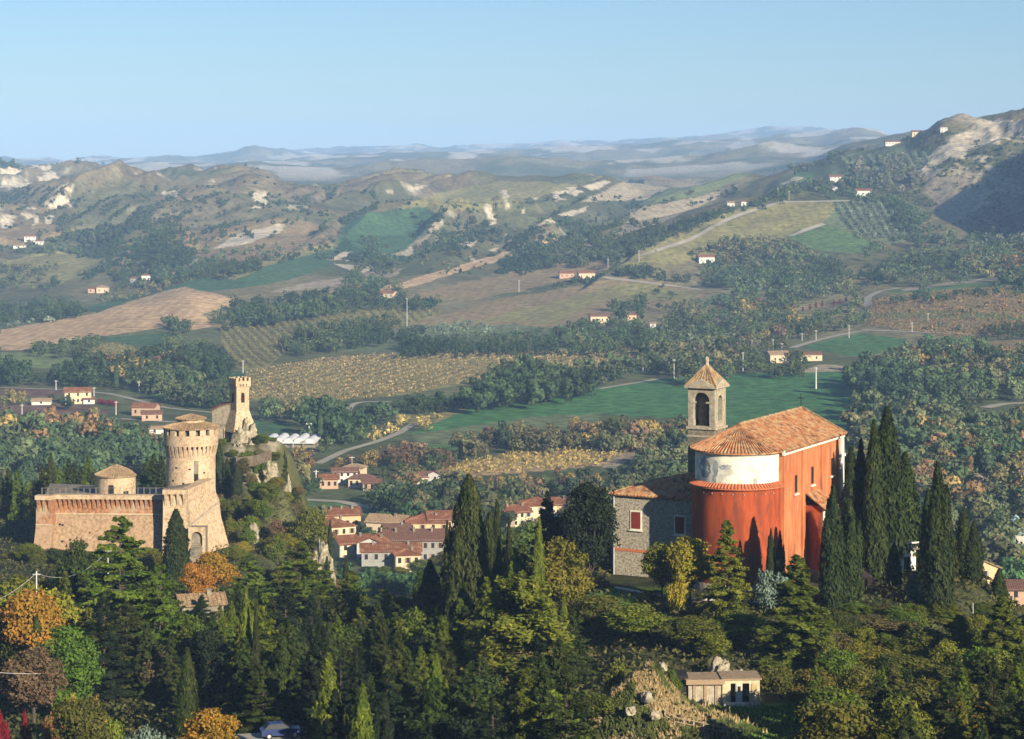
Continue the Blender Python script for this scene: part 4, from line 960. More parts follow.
# ================================================================== houses
KO = []
def house(px, row, Y, w_, d_, h_, rot, label, wallm='cream', roofm='tilered', kind='gable', name='house', cat='house', group=None, rise=None, win=(4, 2), pitch=.42, sink=1.5, chim=1, winface=True, shut=None, z=None):
    """front wall faces the viewer; (px,row) = middle of the front wall's foot"""
    if Y is None:
        hp = hit(px, row); 
        if hp is None: return
        X, Y, gz_ = hp
    else: X = W(px, Y); gz_ = Zr(row, Y)
    o = empty(name, (X, Y, gz_ if z is None else z), R(rot), label, cat, group)
    b = MB(); b.box(-w_ / 2, w_ / 2, 0, d_, -sink, h_)
    rs = (d_ / 2 * pitch) if rise is None else rise
    if Y > 600: KO.append((X / Y * F + CX, ROW0 + (CZ - o.location.z - h_ * .6) / Y * F))
    if kind == 'gable':
        b.prism([(0, h_ + .002), (d_, h_ + .002), (d_ / 2, h_ + rs - .05)], 'x', -w_ / 2 + .002, w_ / 2 - .002)
    if kind == 'cross':
        b.prism([(-w_ / 2, h_ + .002), (w_ / 2, h_ + .002), (0, h_ + w_ / 2 * pitch - .05)], 'y', .002, d_ - .002)
    b.obj('wall', M[wallm], o)
    r = MB(); e = .5; sp = .6 if Y < 900 else 2.5
    if kind == 'gable':
        zl = h_ - e * pitch
        roofplane(r, (-w_ / 2 - e, -e, zl), (w_ / 2 + e, -e, zl), (w_ / 2 + e, d_ / 2, h_ + rs), (-w_ / 2 - e, d_ / 2, h_ + rs), sp, .13)
        roofplane(r, (w_ / 2 + e, d_ + e, zl), (-w_ / 2 - e, d_ + e, zl), (-w_ / 2 - e, d_ / 2, h_ + rs), (w_ / 2 + e, d_ / 2, h_ + rs), sp, .13)
    elif kind == 'cross':
        zl = h_ - e * pitch; rs = w_ / 2 * pitch
        roofplane(r, (-w_ / 2 - e, -e, zl), (-w_ / 2 - e, d_ + e, zl), (0, d_ + e, h_ + rs), (0, -e, h_ + rs), sp, .13)
        roofplane(r, (w_ / 2 + e, -e, zl), (w_ / 2 + e, d_ + e, zl), (0, d_ + e, h_ + rs), (0, -e, h_ + rs), sp, .13)
    else:
        k = min(w_, d_) / 2 * .98; rs = k * pitch; zl = h_ + .01
        A = [(-w_ / 2 - e, -e, zl), (w_ / 2 + e, -e, zl), (w_ / 2 + e, d_ + e, zl), (-w_ / 2 - e, d_ + e, zl)]
        if w_ >= d_: r0, r1 = (-w_ / 2 + k, d_ / 2, h_ + rs), (w_ / 2 - k, d_ / 2, h_ + rs); Q = [(A[0], A[1], r1, r0), (A[1], A[2], r1, r1), (A[2], A[3], r0, r1), (A[3], A[0], r0, r0)]
        else: r0, r1 = (0, k, h_ + rs), (0, d_ - k, h_ + rs); Q = [(A[0], A[1], r0, r0), (A[1], A[2], r1, r0), (A[2], A[3], r1, r1), (A[3], A[0], r0, r1)]
        for q_ in Q: roofplane(r, *q_, sp, .13)
    ro = r.obj('roof', M[roofm], o)
    if chim:
        for i in range(chim):
            c = MB(); cx = (-.3 + .6 * i / max(1, chim - 1)) * w_ if chim > 1 else w_ * .2
            c.box(cx - .35, cx + .35, d_ * .35, d_ * .35 + .7, h_ + .3, h_ + rs + .5); c.box(cx - .45, cx + .45, d_ * .35 - .1, d_ * .35 + .8, h_ + rs + .5, h_ + rs + .65); c.obj('chimney', M['stonedark'], ro)
    nx, nz_ = win
    for iz in range(nz_):
        z0 = (iz + .32) * h_ / nz_; z1 = z0 + min(1.6, h_ / nz_ * .5)
        for ix in range(nx):
            x = -w_ / 2 + (ix + .5) * w_ / nx
            q = MB(); q.box(x - .5, x + .5, -.05, -.004, z0, z1); wf = q.obj('window', M[shut] if shut and (ix + iz) % 3 == 0 else M['dark'], o)
            if Y < 900 and (ix + iz) % 2 == 0:
                for s_ in (-1, 1): q = MB(); q.box(x + s_ * .76 - .24, x + s_ * .76 + .24, -.1, -.004, z0 - .05, z1 + .05); q.obj('shutter', M['greyw' if int(px) % 2 else 'wood'], wf)
        if Y < 900 and iz == 0:
            q = MB(); q.tube((-w_ / 2 + .2, -.1, 0), (-w_ / 2 + .2, -.1, h_), .08, .08, 5); q.obj('downpipe', M['metal'], o)
            q = MB(); q.box(-w_ / 2 + w_ / nx - .5, -w_ / 2 + w_ / nx + .5, -.06, -.004, 0, 2.1); q.obj('door', M['wood'], o)
        if Y < 900:
            for k in range(max(1, int(d_ / 4))):
                y = (k + .5) * d_ / max(1, int(d_ / 4)); q = MB(); q.box(w_ / 2 + .004, w_ / 2 + .05, y - .5, y + .5, z0, z1); q.obj('window', M['dark'], o)
    return o
VH = 'houses of the village in the valley'
Yv = 770
for a_ in [
 # px, row(foot), Y, w, d, h, rot, label, wall, roof, kind, windows, chimneys
 (343, 530, 850, 13, 10, 5.2, 12, 'rearmost red-roofed house at the left end of the village', 'ochre', 'tilered', 'gable', (4, 1), 3),
 (340, 548, 800, 12, 13, 7.0, 28, 'cream house with red hipped roof in front of the rearmost village house', 'cream', 'tilered', 'hip', (4, 2), 1),
 (357, 562, 765, 12, 10, 6, 22, 'red-roofed house between the cream house and the gabled white one', 'cream', 'tilered', 'gable', (3, 2), 1),
 (371, 566, 752, 10, 12, 7, -14, 'white gable-fronted house at the near left edge of the village', 'whitew', 'tilered', 'cross', (3, 2), 1),
 (391, 575, 740, 19, 9, 7.4, 4, 'long grey-fronted house at the near edge of the village', 'greyw', 'tilered', 'gable', (6, 2), 2),
 (408, 578, 735, 8, 8, 7.0, 8, 'narrow sunlit cream house at the near right edge of the village', 'cream', 'tilered', 'hip', (3, 2), 1),
 (384, 537, 840, 14, 10, 5, -18, 'pale tiled house behind the village trees, between two red-roofed groups', 'cream', 'tileold', 'gable', (4, 1), 1),
 (414, 563, 790, 20, 13, 7.2, 3, 'largest village house, long with brown dormered roof and grey front', 'greyw', 'tilebrown', 'gable', (8, 2), 3),
 (428, 541, 850, 15, 11, 6, 4, 'red hipped-roof house behind the large brown-roofed one', 'ochre', 'tilered', 'hip', (4, 2), 1),
 (450, 540, 880, 15, 11, 7, 8, 'red-roofed house at the back right of the village, beside the big conifer', 'cream', 'tilered', 'gable', (4, 2), 1),
 (519, 527, 800, 10, 10, 5.2, 24, 'bright red-roofed house between the dark conifers and the holm oak', 'cream', 'tilered', 'gable', (4, 2), 2),
 (541, 524, 830, 12, 11, 6.5, 14, 'red-roofed house half hidden behind the dark holm oak', 'cream', 'tilered', 'hip', (3, 2), 1),
 (442, 556, 850, 12, 10, 6, -6, 'cream house right of the large brown-roofed one, beside the dark cypress', 'cream', 'tilered', 'hip', (3, 2), 1),
 (398, 545, 850, 9, 8, 5, 10, 'small house squeezed behind the large brown-roofed one', 'ochre', 'tilebrown', 'gable', (2, 1), 1),
 (327, 556, 850, 9, 9, 5, 30, 'brown-roofed house half hidden by the pale rock rib', 'cream', 'tilebrown', 'gable', (2, 1), 1),
 (558, 520, 850, 10, 10, 5.5, -6, 'small ochre house peeping out left of the holm oak', 'ochre', 'tilered', 'gable', (3, 1), 1),
]:
    px, row, Y, w_, d_, h_, rot, lab, wm, rm, kd, wn_, chm = a_
    Y = max(640, 125 * F / (row - ROW0)); w_ *= .96
    house(px, row, Y, w_, d_, h_, rot, lab, wm, rm, kd, 'house', 'house', VH, win=wn_, chim=chm)
FH = 'farmhouses in the valley and on the hills'
for a_ in [
 (329, 489, None, 7.2, 7.2, 4.0, 5, 'red-roofed house at the left end of the hamlet beyond the meadow', 'pink', 'tilered', 'gable', (3, 1)),
 (345, 484, None, 10.1, 7.2, 4.8, 5, 'long white house in the middle of the hamlet beyond the meadow', 'whitew', 'tilebrown', 'gable', (4, 2)),
 (360, 488, None, 9.4, 7.2, 3.6, -8, 'low cream house right of the long white one beyond the meadow', 'cream', 'tilebrown', 'hip', (4, 1)),
 (372, 491, None, 7.2, 6.4, 3.2, 6, 'small pink house at the right end of the hamlet beyond the meadow', 'pink', 'tilebrown', 'gable', (3, 1)),
 (352, 478, None, 8.6, 7.2, 4.0, -12, 'pale house behind the long white one beyond the meadow', 'cream', 'tileold', 'hip', (3, 1)),
 (420, 484, None, 11.5, 8.0, 2.8, 18, 'dark-roofed barn in the trees in front of the yellow vineyard', 'cream', 'tilebrown', 'gable', (3, 1)),
 (435, 484, None, 6, 8, 4, -20, 'white gabled shed beside the dark-roofed barn', 'whitew', 'tilebrown', 'cross', (1, 1)),
 (78, 404, None, 14, 10, 6.5, 14, 'cream farmhouse with bright red roof on the dark ploughed plain', 'cream', 'tilered', 'gable', (3, 2)),
 (89, 404, None, 6, 6, 2.6, 14, 'low white outbuilding at the right of the bright red-roofed farmhouse', 'whitew', 'tilebrown', 'gable', (1, 1)),
 (41, 405, None, 10, 6, 2.2, 4, 'low white greenhouse left of the bright red-roofed farmhouse', 'whitew', 'tileold', 'gable', (1, 1)),
 (143, 416, None, 12, 9, 4.5, -10, 'pink farmhouse left of the keep, beside the pale road', 'pink', 'tilered', 'gable', (3, 1)),
 (152, 421, None, 10, 7, 3.6, 10, 'small brick shed right of the pink farmhouse by the road', 'pink', 'tilebrown', 'gable', (2, 1)),
 (160, 434, None, 10, 5, 2.6, 3, 'small white shed just left of the keep', 'whitew', 'tileold', 'gable', (2, 1)),
 (102, 293, None, 11, 9, 5.5, 0, 'cream cube-like farmhouse above the tan ploughed hill', 'cream', 'tileold', 'hip', (2, 1)),
 (93, 293, None, 10, 8, 4.5, 0, 'brown-roofed barn left of the cream farmhouse above the tan hill', 'pink', 'tilebrown', 'gable', (2, 1)),
 (146, 281, None, 9, 8, 6, 8, 'small white farmhouse at the upper edge of the green strip', 'whitew', 'tilered', 'hip', (2, 1)),
 (134, 283, None, 8, 7, 5, -8, 'grey farm building left of the small white farmhouse', 'greyw', 'tilebrown', 'gable', (2, 1)),
 (30, 242, None, 14, 10, 7, 10, 'white farmhouse with pink roof at the foot of the left badlands', 'whitew', 'tilered', 'gable', (3, 2)),
 (20, 248, None, 16, 6, 3, 16, 'long low white wall-like barn below the farmhouse of the left badlands', 'whitew', 'tileold', 'gable', (2, 1)),
 (39, 245, None, 9, 8, 5, 0, 'small white barn right of the farmhouse of the left badlands', 'whitew', 'tilered', 'gable', (2, 1)),
 (386, 298, None, 15, 9, 4.5, -24, 'farmhouse with salmon roof between two small cypresses above the vineyard', 'cream', 'tilered', 'gable', (3, 1)),
 (567, 278, None, 15, 10, 5, 5, 'left red-roofed farmhouse of the pair on the hill road', 'pink', 'tilered', 'gable', (3, 1)),
 (587, 279, None, 16, 10, 6, 8, 'right cream farmhouse of the pair on the hill road', 'cream', 'tilered', 'gable', (3, 1)),
 (600, 323, None, 15, 9, 5.5, 8, 'white farmhouse in the trees above the striped vineyard', 'cream', 'tilebrown', 'gable', (4, 1)),
 (632, 321, None, 7, 7, 5, -5, 'tiny orange-roofed house among the dark trees of the valley edge', 'ochre', 'tilered', 'hip', (2, 1)),
 (653, 328, None, 4.5, 4, 3.5, 0, 'tiny white hut right of the dark trees at the valley edge', 'whitew', 'tileold', 'gable', (1, 1)),
 (707, 263, None, 16, 10, 6, 12, 'white farmhouse with red roof on the slope above the bell tower', 'whitew', 'tilered', 'gable', (3, 1)),
 (780, 363, None, 13, 10, 5.5, 12, 'pale farm building with tiled roof at the far edge of the big green field', 'cream', 'tileold', 'gable', (2, 1)),
 (771, 362, None, 6, 8, 5, 0, 'white lean-to at the left of the farm building by the green field', 'whitew', 'tilebrown', 'gable', (1, 1)),
 (811, 361, None, 15, 7, 4.2, 8, 'long barn with a lit end wall right of the farm building by the green field', 'cream', 'tilebrown', 'gable', (2, 1)),
 (837, 181, None, 18, 11, 6, 10, 'large white farmhouse with red roof on the right-hand ridge', 'whitew', 'tilered', 'gable', (4, 2)),
 (864, 196, None, 18, 11, 6, 10, 'white farmhouse with pink roof right below the large ridge farm', 'whitew', 'tilered', 'gable', (3, 1)),
 (835, 191, None, 6, 6, 5, 0, 'tiny white hut straight below the large ridge farmhouse', 'whitew', 'tileold', 'hip', (1, 1)),
 (893, 145, None, 20, 9, 4.5, 4, 'long white building on the right skyline', 'whitew', 'tilebrown', 'gable', (5, 1)),
 (917, 136, None, 13, 9, 6, 0, 'pink-roofed cottage on the right skyline, between two white buildings', 'cream', 'tilered', 'gable', (2, 1)),
 (944, 132, None, 9, 8, 7, 0, 'tall white house highest on the right skyline', 'whitew', 'tilebrown', 'hip', (2, 2)),
 (731, 207, None, 8, 8, 5, 0, 'white cottage in the woods on the ridge road, above the bell tower', 'whitew', 'tileold', 'gable', (2, 1)),
 (745, 206, None, 8, 7, 5, 0, 'small cottage right of the white one on the ridge road', 'whitew', 'tilered', 'gable', (2, 1)),
 (985, 582, 560, 8, 9, 3.4, 18, 'small house with a lit orange gable right of the last cypress', 'ochre', 'tileold', 'cross', (1, 1)),
 (1016, 601, 600, 14, 9, 3, 0, 'long brown-roofed house cut by the right edge of the picture', 'pink', 'tilebrown', 'gable', (3, 1)),
 (985, 485, None, 8, 6, 3, 0, 'tiny pale house in the autumn wood right of the cypresses', 'whitew', 'tileold', 'gable', (1, 1)),
]:
    px, row, Y, w_, d_, h_, rot, lab, wm, rm, kd, wn_ = a_
    house(px, row, Y, w_, d_, h_, rot, lab, wm, rm, kd, 'farmhouse', 'farmhouse', FH, win=wn_, chim=0)
KO += [(p_, 443) for p_ in range(264, 314, 6)]
# white vaulted membrane hall behind the crag
hp = hit(288, 448); X, Y, z = hp
tn = empty('vaulted_hall', (X, Y, z), R(-4), 'white hall of parallel membrane vaults right of the battlemented tower', 'sports hall')
for i in range(5):
    q = MB(); x0 = -12 + i * 4.8
    q.prism([(x0 + 2.4 + 2.4 * math.cos(t), 2.0 + (2.3 + .25 * (i % 2)) * math.sin(t)) for t in np.linspace(0, math.pi, 12)], 'y', 0, 20); q.obj('membrane_vault', M['fabric'], tn, smooth=False)
    q = MB(); q.tube((x0, -.3, -1), (x0, -.3, 2.1), .16, .16, 6); q.obj('post', M['metal'], tn)
q = MB(); q.box(-12, 12, 1.5, 19, -2, 2.0); q.obj('wall', M['stonedark'], tn)
hp = hit(1016, 541); X, Y, z = hp
tn = empty('tent', (X, Y, z), R(6), 'pale green peaked tent at the right edge of the picture', 'tent')
q = MB(); q.lathe([(9, 3.4), (5, 5), (1.5, 7.6), (.2, 9)], n=8); q.obj('canopy', M['greenfabric'], tn); q = MB(); q.lathe([(8.5, -2), (8.5, 3.39)], n=8); q.obj('side_wall', M['whitew'], tn)

# ================================================================== poles and lamps
def pole(px, rtop, rfoot, label, lamp=False, ymin=640, wires=None, name='utility_pole', cat='utility pole', r=.22):
    hp = hit(px, rfoot, ymin)
    if not hp: return
    X, Y, z = hp; h_ = (rfoot - rtop) / F * Y
    o = empty(name, (X, Y, z), 0, label, cat, 'poles standing in the valley')
    q = MB(); q.tube((0, 0, -1), (0, 0, h_), r * 1.25, r * .8, 8); q.obj('pole', M['concrete'], o)
    q = MB()
    if lamp: q.box(-1.3, 1.3, -.3, .3, h_ - .2, h_ + .4); q.obj('lamp_head', M['concrete'], o)
    else: q.box(-1.1, 1.1, -.08, .08, h_ - .7, h_ - .5); q.obj('crossarm', M['concrete'], o)
for px, a_, b_, lab in [(56, 380, 390, 'pole left of the red-roofed farmhouse, at the wood edge'), (94, 387, 399, 'pole right above the red-roofed farmhouse'), (22, 404, 424, 'pale pole at the lower edge of the ploughed plain'),
 (139, 381, 393, 'left pole of the pair standing between farm and vineyard'), (160, 377, 394, 'right pole of the pair standing between farm and vineyard'), (199, 366, 381, 'white pole above the keep, at the green field'),
 (243, 360, 373, 'pole at the lower end of the striped vineyard, above the battlemented tower'), (116, 401, 415, 'pole between red-roofed farmhouse and pink farmhouse'),
 (407, 298, 326, 'pole left of the brown hillside field'), (519, 280, 292, 'pole above the brown hillside field, left of the farmhouse pair'), (639, 250, 262, 'tall pole on the ridge right above the farmhouse pair'),
 (608, 258, 266, 'short pole beside the right farmhouse of the pair'), (674, 359, 378, 'pole in the trees just left of the bell tower'), (743, 352, 371, 'pole just left of the farm building by the green field'),
 (773, 339, 353, 'left pole right behind the farm building'), (782, 343, 353, 'right pole right behind the farm building'), (802, 333, 341, 'small pole left on the farm track'), (816, 330, 340, 'small pole right on the farm track'),
 (849, 325, 338, 'pole on the farm track left of the brown fields'), (928, 313, 322, 'pole in the middle of the brown fields'), (912, 322, 332, 'pole on the straight farm road'), (778, 188, 200, 'pylon left of the ridge farm'), (789, 191, 200, 'pylon right beside the other on the ridge'), (643, 357, 372, 'pole among trees at the field edge')]:
    pole(px, a_, b_, lab)
pole(816, 367, 389, 'tall pale pole standing in the big green field', r=.4)
pole(309, 424, 441, 'left floodlight mast beside the vaulted hall', True, name='floodlight_mast', cat='lamp mast', r=.3)
pole(331, 423, 438, 'right floodlight mast beside the vaulted hall', True, name='floodlight_mast', cat='lamp mast', r=.3)
pole(352, 456, 476, 'pale mast rising from the hamlet beyond the meadow', r=.12); pole(316, 470, 481, 'short pole left of the hamlet', r=.3)
pole(411, 519, 534, 'pale chimney-like post behind the large brown-roofed house', r=.8)

# ================================================================== hut, fence, car, poles near the camera
ht = empty('stone_hut', (W(724, 251), 251, 71.9), R(2), 'small flat-roofed stone hut with open doorway beside the lawn', 'hut')
b = MB(); b.box(-3.9, -.2, 0, 3.4, -1, 2.3); b.obj('stone_wall', M['stone'], ht)
b = MB(); b.box(-5.2, -3.91, .3, 3.4, -1, 2.9); b.obj('dark_store', M['dark'], ht)
b = MB(); b.box(-4.3, .1, -.3, 3.6, 2.3, 2.55); b.box(-4.2, 0, -.5, -.31, 2.05, 2.6); b.obj('plank_roof', M['wood'], ht)
b = MB(); b.box(-.19, .7, -.2, 0, -.6, 2.5); b.box(1.25, 2.0, -.2, 0, -.6, 2.5); b.box(2.75, 3.9, -.2, 0, -.6, 2.5); b.box(.7, 1.25, -.2, 0, 2.1, 2.5); b.box(2.0, 2.75, -.2, 0, 2.1, 2.5); b.obj('front_wall', M['hutpale'], ht)
b = MB(); b.box(3.7, 3.9, .01, 3.4, -.6, 2.5); b.box(-.19, 3.69, 3.2, 3.4, -.6, 2.5); b.obj('side_wall', M['hutpale'], ht)
b = MB(); b.box(-.3, 4.1, -.4, 3.6, 2.51, 2.66); b.obj('slab_roof', M['wood'], ht)
b = MB(); b.box(-.1, 3.0, -1.0, -.21, -.6, .08); b.obj('door_step', M['white'], ht)
b = MB(); b.box(1.35, 1.9, -.26, -.203, .1, 2.0); d_ = b.obj('door', M['whitew'], ht)
b = MB(); b.box(1.45, 1.8, -.28, -.262, 1.2, 1.8); b.obj('pane', M['dark'], d_)
b = MB(); b.box(3.0, 3.6, -.28, -.203, .9, 2.1); b.obj('shutter', M['drygrass'], ht)
for k in (-3.4, -2.2, -1.0): q = MB(); q.box(k, k + .3, -.12, -.004, -.4, 2.0); q.obj('post', M['wood'], ht)
# fence by the lawn
fe = empty('fence', (W(690, 236), 236, 0), 0, 'low wooden rail fence along the near edge of the lawn', 'fence')
xs_ = np.linspace(W(665, 236), W(742, 236), 9) - W(690, 236)
for x in xs_:
    gz_ = float(zat(x + W(690, 236), 236)); q = MB(); q.box(x - .07, x + .07, -.07, .07, gz_ - .5, gz_ + 1.15); q.obj('post', M['barkpale'], fe)
for dz in (.55, 1.0):
    q = MB()
    for x0, x1 in zip(xs_[:-1], xs_[1:]):
        g0 = float(zat(x0 + W(690, 236), 236)) + dz; g1 = float(zat(x1 + W(690, 236), 236)) + dz
        q.tube((x0, -.1, g0), (x1, -.1, g1), .06, .06, 6)
    q.obj('rail', M['wood'], fe)
# parked car under the trees
Yc = 240; Xc = W(281, Yc); zc = float(zat(Xc, Yc)); carz = Zr(737, Yc)
car = empty('parked_car', (Xc, Yc, carz), R(14), 'dark blue parked car half hidden under the trees at the bottom edge', 'car')
b = MB(); b.prism([(-2.1, .35), (2.15, .35), (2.2, .75), (1.95, .95), (.9, 1.02), (-1.9, 1.05), (-2.15, .8)], 'y', -.85, .85); b.obj('body', M['carblue'], car)
b = MB()
b.hexa([(-1.85, -.8, 1.04), (.95, -.8, 1.03), (.95, .8, 1.03), (-1.85, .8, 1.04)], [(-1.35, -.62, 1.5), (.15, -.62, 1.52), (.15, .62, 1.52), (-1.35, .62, 1.5)]); b.obj('windows', M['glass'], car)
b = MB(); b.hexa([(-1.4, -.66, 1.5), (.2, -.66, 1.52), (.2, .66, 1.52), (-1.4, .66, 1.5)], [(-1.25, -.6, 1.56), (.05, -.6, 1.58), (.05, .6, 1.58), (-1.25, .6, 1.56)]); b.obj('roof', M['carblue'], car)
for x in (-1.35, 1.35):
    for y in (-.86, .7):
        q = MB(); q.prism([(x + .33 * math.cos(t), .33 + .33 * math.sin(t)) for t in np.linspace(0, 2 * math.pi, 18, endpoint=False)], 'y', y, y + .17); w_ = q.obj('wheel', M['rubber'], car)
        q = MB(); yy = y - .012 if y < 0 else y + .172; q.prism([(x + .19 * math.cos(t), .33 + .19 * math.sin(t)) for t in np.linspace(0, 2 * math.pi, 12, endpoint=False)], 'y', yy, yy + .01); q.obj('rim', M['metal'], w_)
for y in (-.6, .6): q = MB(); q.box(2.15, 2.22, y - .15, y + .15, .68, .82); q.obj('headlight', M['concrete'], car)
b = MB(); b.box(-6, 7, -2.2, 2.4, -3, -.01); pk = b.obj('parking_bay', M['asphalt']); pk.location = car.location; pk.rotation_euler = car.rotation_euler; tag(pk, 'grey paved parking bay under the trees', 'pavement', kind='structure')
# little house among the trees below the fortress
house(203, 632, 335, 6, 5, 4.2, 16, 'small cottage with pale tiled roof under the orange oak', 'stonedark', 'tileold', 'gable', 'cottage', 'cottage', None, win=(2, 1), chim=1)
# two poles with cables on the left edge, a thin lamp post right
for px, Y, rt, lab in ((36.5, 300, 571, 'white utility pole rising from the orange trees at the left edge'), (709 + 264, 292, 603, 'thin pale post in front of the cypress row on the right'), (108, 352, 548, 'thin white pole in front of the fortress wall')):
    arm = px < 900; X = W(px, Y); z0 = float(zat(X, Y)); o = empty('utility_pole', (X, Y, z0), 0, lab, 'utility pole')
    zt2 = Zr(rt, Y) - z0; q = MB(); q.tube((0, 0, -.5), (0, 0, zt2), .11 if arm else .05, .08 if arm else .05, 8); q.obj('pole', M['concrete'], o)
    if not arm: continue
    q = MB(); q.box(-.5, .5, -.05, .05, zt2 - .5, zt2 - .38); q.obj('crossarm', M['metal'], o)
def cable(p, q, sag, label):
    p = Vector(p); q = Vector(q); b = MB(); n = 24; pts = []
    for i in range(n + 1):
        t = i / n; v = p.lerp(q, t); v.z -= sag * 4 * t * (1 - t); pts.append(v)
    for a, c in zip(pts[:-1], pts[1:]): b.tube(a, c, .03, .03, 4)
    tag(b.obj('overhead_cable', M['concrete']), label, 'cable')
cable((W(36.5, 300), 300, Zr(573, 300)), (W(-60, 260), 260, Zr(610, 260)), 1.5, 'overhead cable sloping left from the white pole at the left edge')
cable((W(36.5, 300), 300, Zr(573, 300)), (W(108, 352), 352, Zr(550, 352)), 2.0, 'overhead cable between the white pole and the fortress wall pole')
cable((W(-40, 250), 250, Zr(668, 250)), (W(58, 262), 262, Zr(673, 262)), .3, 'pale cable low at the left edge, above the red shrub')
# ================================================================== vegetation
def leafquads(P, Nrm, size, rs, aspect=1.5, upbias=None):
    """one small 4-sided leaf spray per point, facing roughly Nrm"""
    n = len(P); d = rs.normal(size=(n, 3)); 
    if upbias is not None: d = d * .5 + np.array(upbias)
    Nn = Nrm / (np.linalg.norm(Nrm, axis=1, keepdims=True) + 1e-6)
    a = d - (d * Nn).sum(1, keepdims=True) * Nn; a /= np.linalg.norm(a, axis=1, keepdims=True) + 1e-6
    b = np.cross(Nn, a); s = (np.asarray(size) * rs.uniform(.6, 1.4, n))[:, None] / 2
    la = a * s * aspect; lb = b * s / aspect * 1.2
    V = np.stack([P - la, P + lb * .9, P + la, P - lb * .9], 1).reshape(-1, 3)
    return V, np.arange(n * 4).reshape(-1, 4)
def trunk_mb(h, r, limbs=(), lean=0):
    b = MB(); n = 5
    for i in range(n):
        z0, z1 = h * i / n, h * (i + 1) / n
        b.tube((lean * i / n, 0, z0 - (.8 if i == 0 else 0)), (lean * (i + 1) / n, 0, z1), r * (1 - .75 * i / n), r * (1 - .75 * (i + 1) / n), 7)
    for p, q, r0, r1 in limbs: b.tube(p, q, r0, r1, 5)
    return b
PROTO = {}
def proto(kind, i, V, Q, tone, tb, H, Wd):
    me = np_mesh(kind + '_crown', V, Q, M['leaf'], fattr=tone)
    PROTO.setdefault(kind, []).append((me, tb.mesh(kind + '_trunk', M['barkpale'] if kind in ('birch',) else M['bark']), H, Wd))
def make_cypress(i, n=14000, big=False):
    rs = np.random.default_rng(100 + i + 40 * big); H, Wd = (16., 3.4) if not big else (20., 7.4); PP = []; NN = []; TT = []
    q_ = 2.3 if big else 1; sp = [(0, 0, 1, .9)] + [(rs.normal() * .42 * q_, rs.normal() * .42 * q_, rs.uniform(.45, .9), rs.uniform(.45, .75)) for _ in range(5)]
    for k, (ox_, oy_, hs, ws) in enumerate(sp):
        m = int(n * (.34 if k == 0 else .132)); t = rs.uniform(0, 1, m) ** .9; a = rs.uniform(0, 2 * np.pi, m)
        prof = np.minimum(1, (t / .14 + .25)) * np.clip(1 - ((t - .2) / .82).clip(0, 1) ** 1.6, 0, 1) ** .85
        cl = .6 + .75 * fbm(a * 1.6 + 3 * i + k, t * 11 + i * 7, i + k, 3)
        rad = prof * cl * Wd / 2 * ws * np.sqrt(rs.uniform(.5, 1.08, m)) * (1 + .35 * (vnoise(a * 5 + k, t * 34, 50 + i) - .4))
        PP.append(np.stack([np.cos(a) * rad + ox_ * (.4 + t), np.sin(a) * rad + oy_ * (.4 + t), .5 + t * (H - .5) * hs], 1))
        NN.append(np.stack([np.cos(a), np.sin(a), np.full(m, .15)], 1) + rs.normal(size=(m, 3)) * .5)
        TT.append(.2 + .65 * vnoise(a * 2 + i + k, t * 22, 5 + i) + rs.normal(size=m) * .14 + rs.normal() * .06)
    V, Q = leafquads(np.vstack(PP), np.vstack(NN), .34, rs, 1.8, (0, 0, 1.5))
    proto('cypress' if not big else 'bigcypress', i, V, Q, np.concatenate(TT).clip(0, 1), trunk_mb(H * .8, .2), H, Wd)
def make_conifer(i, kind='fir', n=19000):
    rs = np.random.default_rng(200 + i + (50 if kind == 'cedar' else 0)); H = 18.; Wd = {'fir': 8., 'cedar': 11., 'pine': 9.}[kind]
    P = []; Nn = []; T = []; limbs = []
    nb = {'fir': 150, 'cedar': 95, 'pine': 80}[kind]
    for k in range(nb):
        t = (k + rs.uniform(0, 1)) / nb; a = rs.uniform(0, 2 * np.pi); t0 = .06 if kind != 'pine' else .25
        if kind == 'pine': Lb = Wd / 2 * (math.sin(math.pi * min(1, (t * .85 + .15))) ** .6) * rs.uniform(.7, 1.1)
        else: Lb = Wd / 2 * (1 - t) ** (.85 if kind == 'fir' else .7) * rs.uniform(.65, 1.12) + .25
        z = H * (t0 + (1 - t0) * t * .97)
        slope = {'fir': -.12 + .5 * t, 'cedar': .02 + .25 * t, 'pine': .25}[kind] + rs.normal() * .06
        m = int(n / nb * (.35 + 1.3 * Lb / (Wd / 2)))
        s = rs.uniform(.12, 1, m) ** .75
        wdt = Lb * {'fir': .26, 'cedar': .30, 'pine': .36}[kind] * (1.1 - s * .75)
        lat = rs.normal(size=m) * wdt * .55
        dz = slope * s * Lb - {'fir': .28, 'cedar': .10, 'pine': .1}[kind] * np.abs(lat) - (.25 if kind == 'fir' else .08) * s ** 2 * Lb * .5 + rs.normal(size=m) * {'fir': .12, 'cedar': .09, 'pine': .3}[kind]
        ca, sa = math.cos(a), math.sin(a)
        x = ca * s * Lb - sa * lat; y = sa * s * Lb + ca * lat
        P.append(np.stack([x, y, z + dz], 1)); nv = np.stack([ca * s * .5, sa * s * .5, np.ones(m)], 1) + rs.normal(size=(m, 3)) * .5; Nn.append(nv)
        T.append(.3 + .35 * s + rs.normal() * .12 + rs.normal(size=m) * .1)
        limbs.append(((0, 0, z), (ca * Lb * .8, sa * Lb * .8, z + slope * Lb * .7), .07, .02))
    P = np.vstack(P); Nn = np.vstack(Nn); T = np.concatenate(T)
    V, Q = leafquads(P, Nn, .31, rs, 1.6)
    proto(kind, i, V, Q, T.clip(0, 1), trunk_mb(H * .93, .17, limbs), H, Wd)
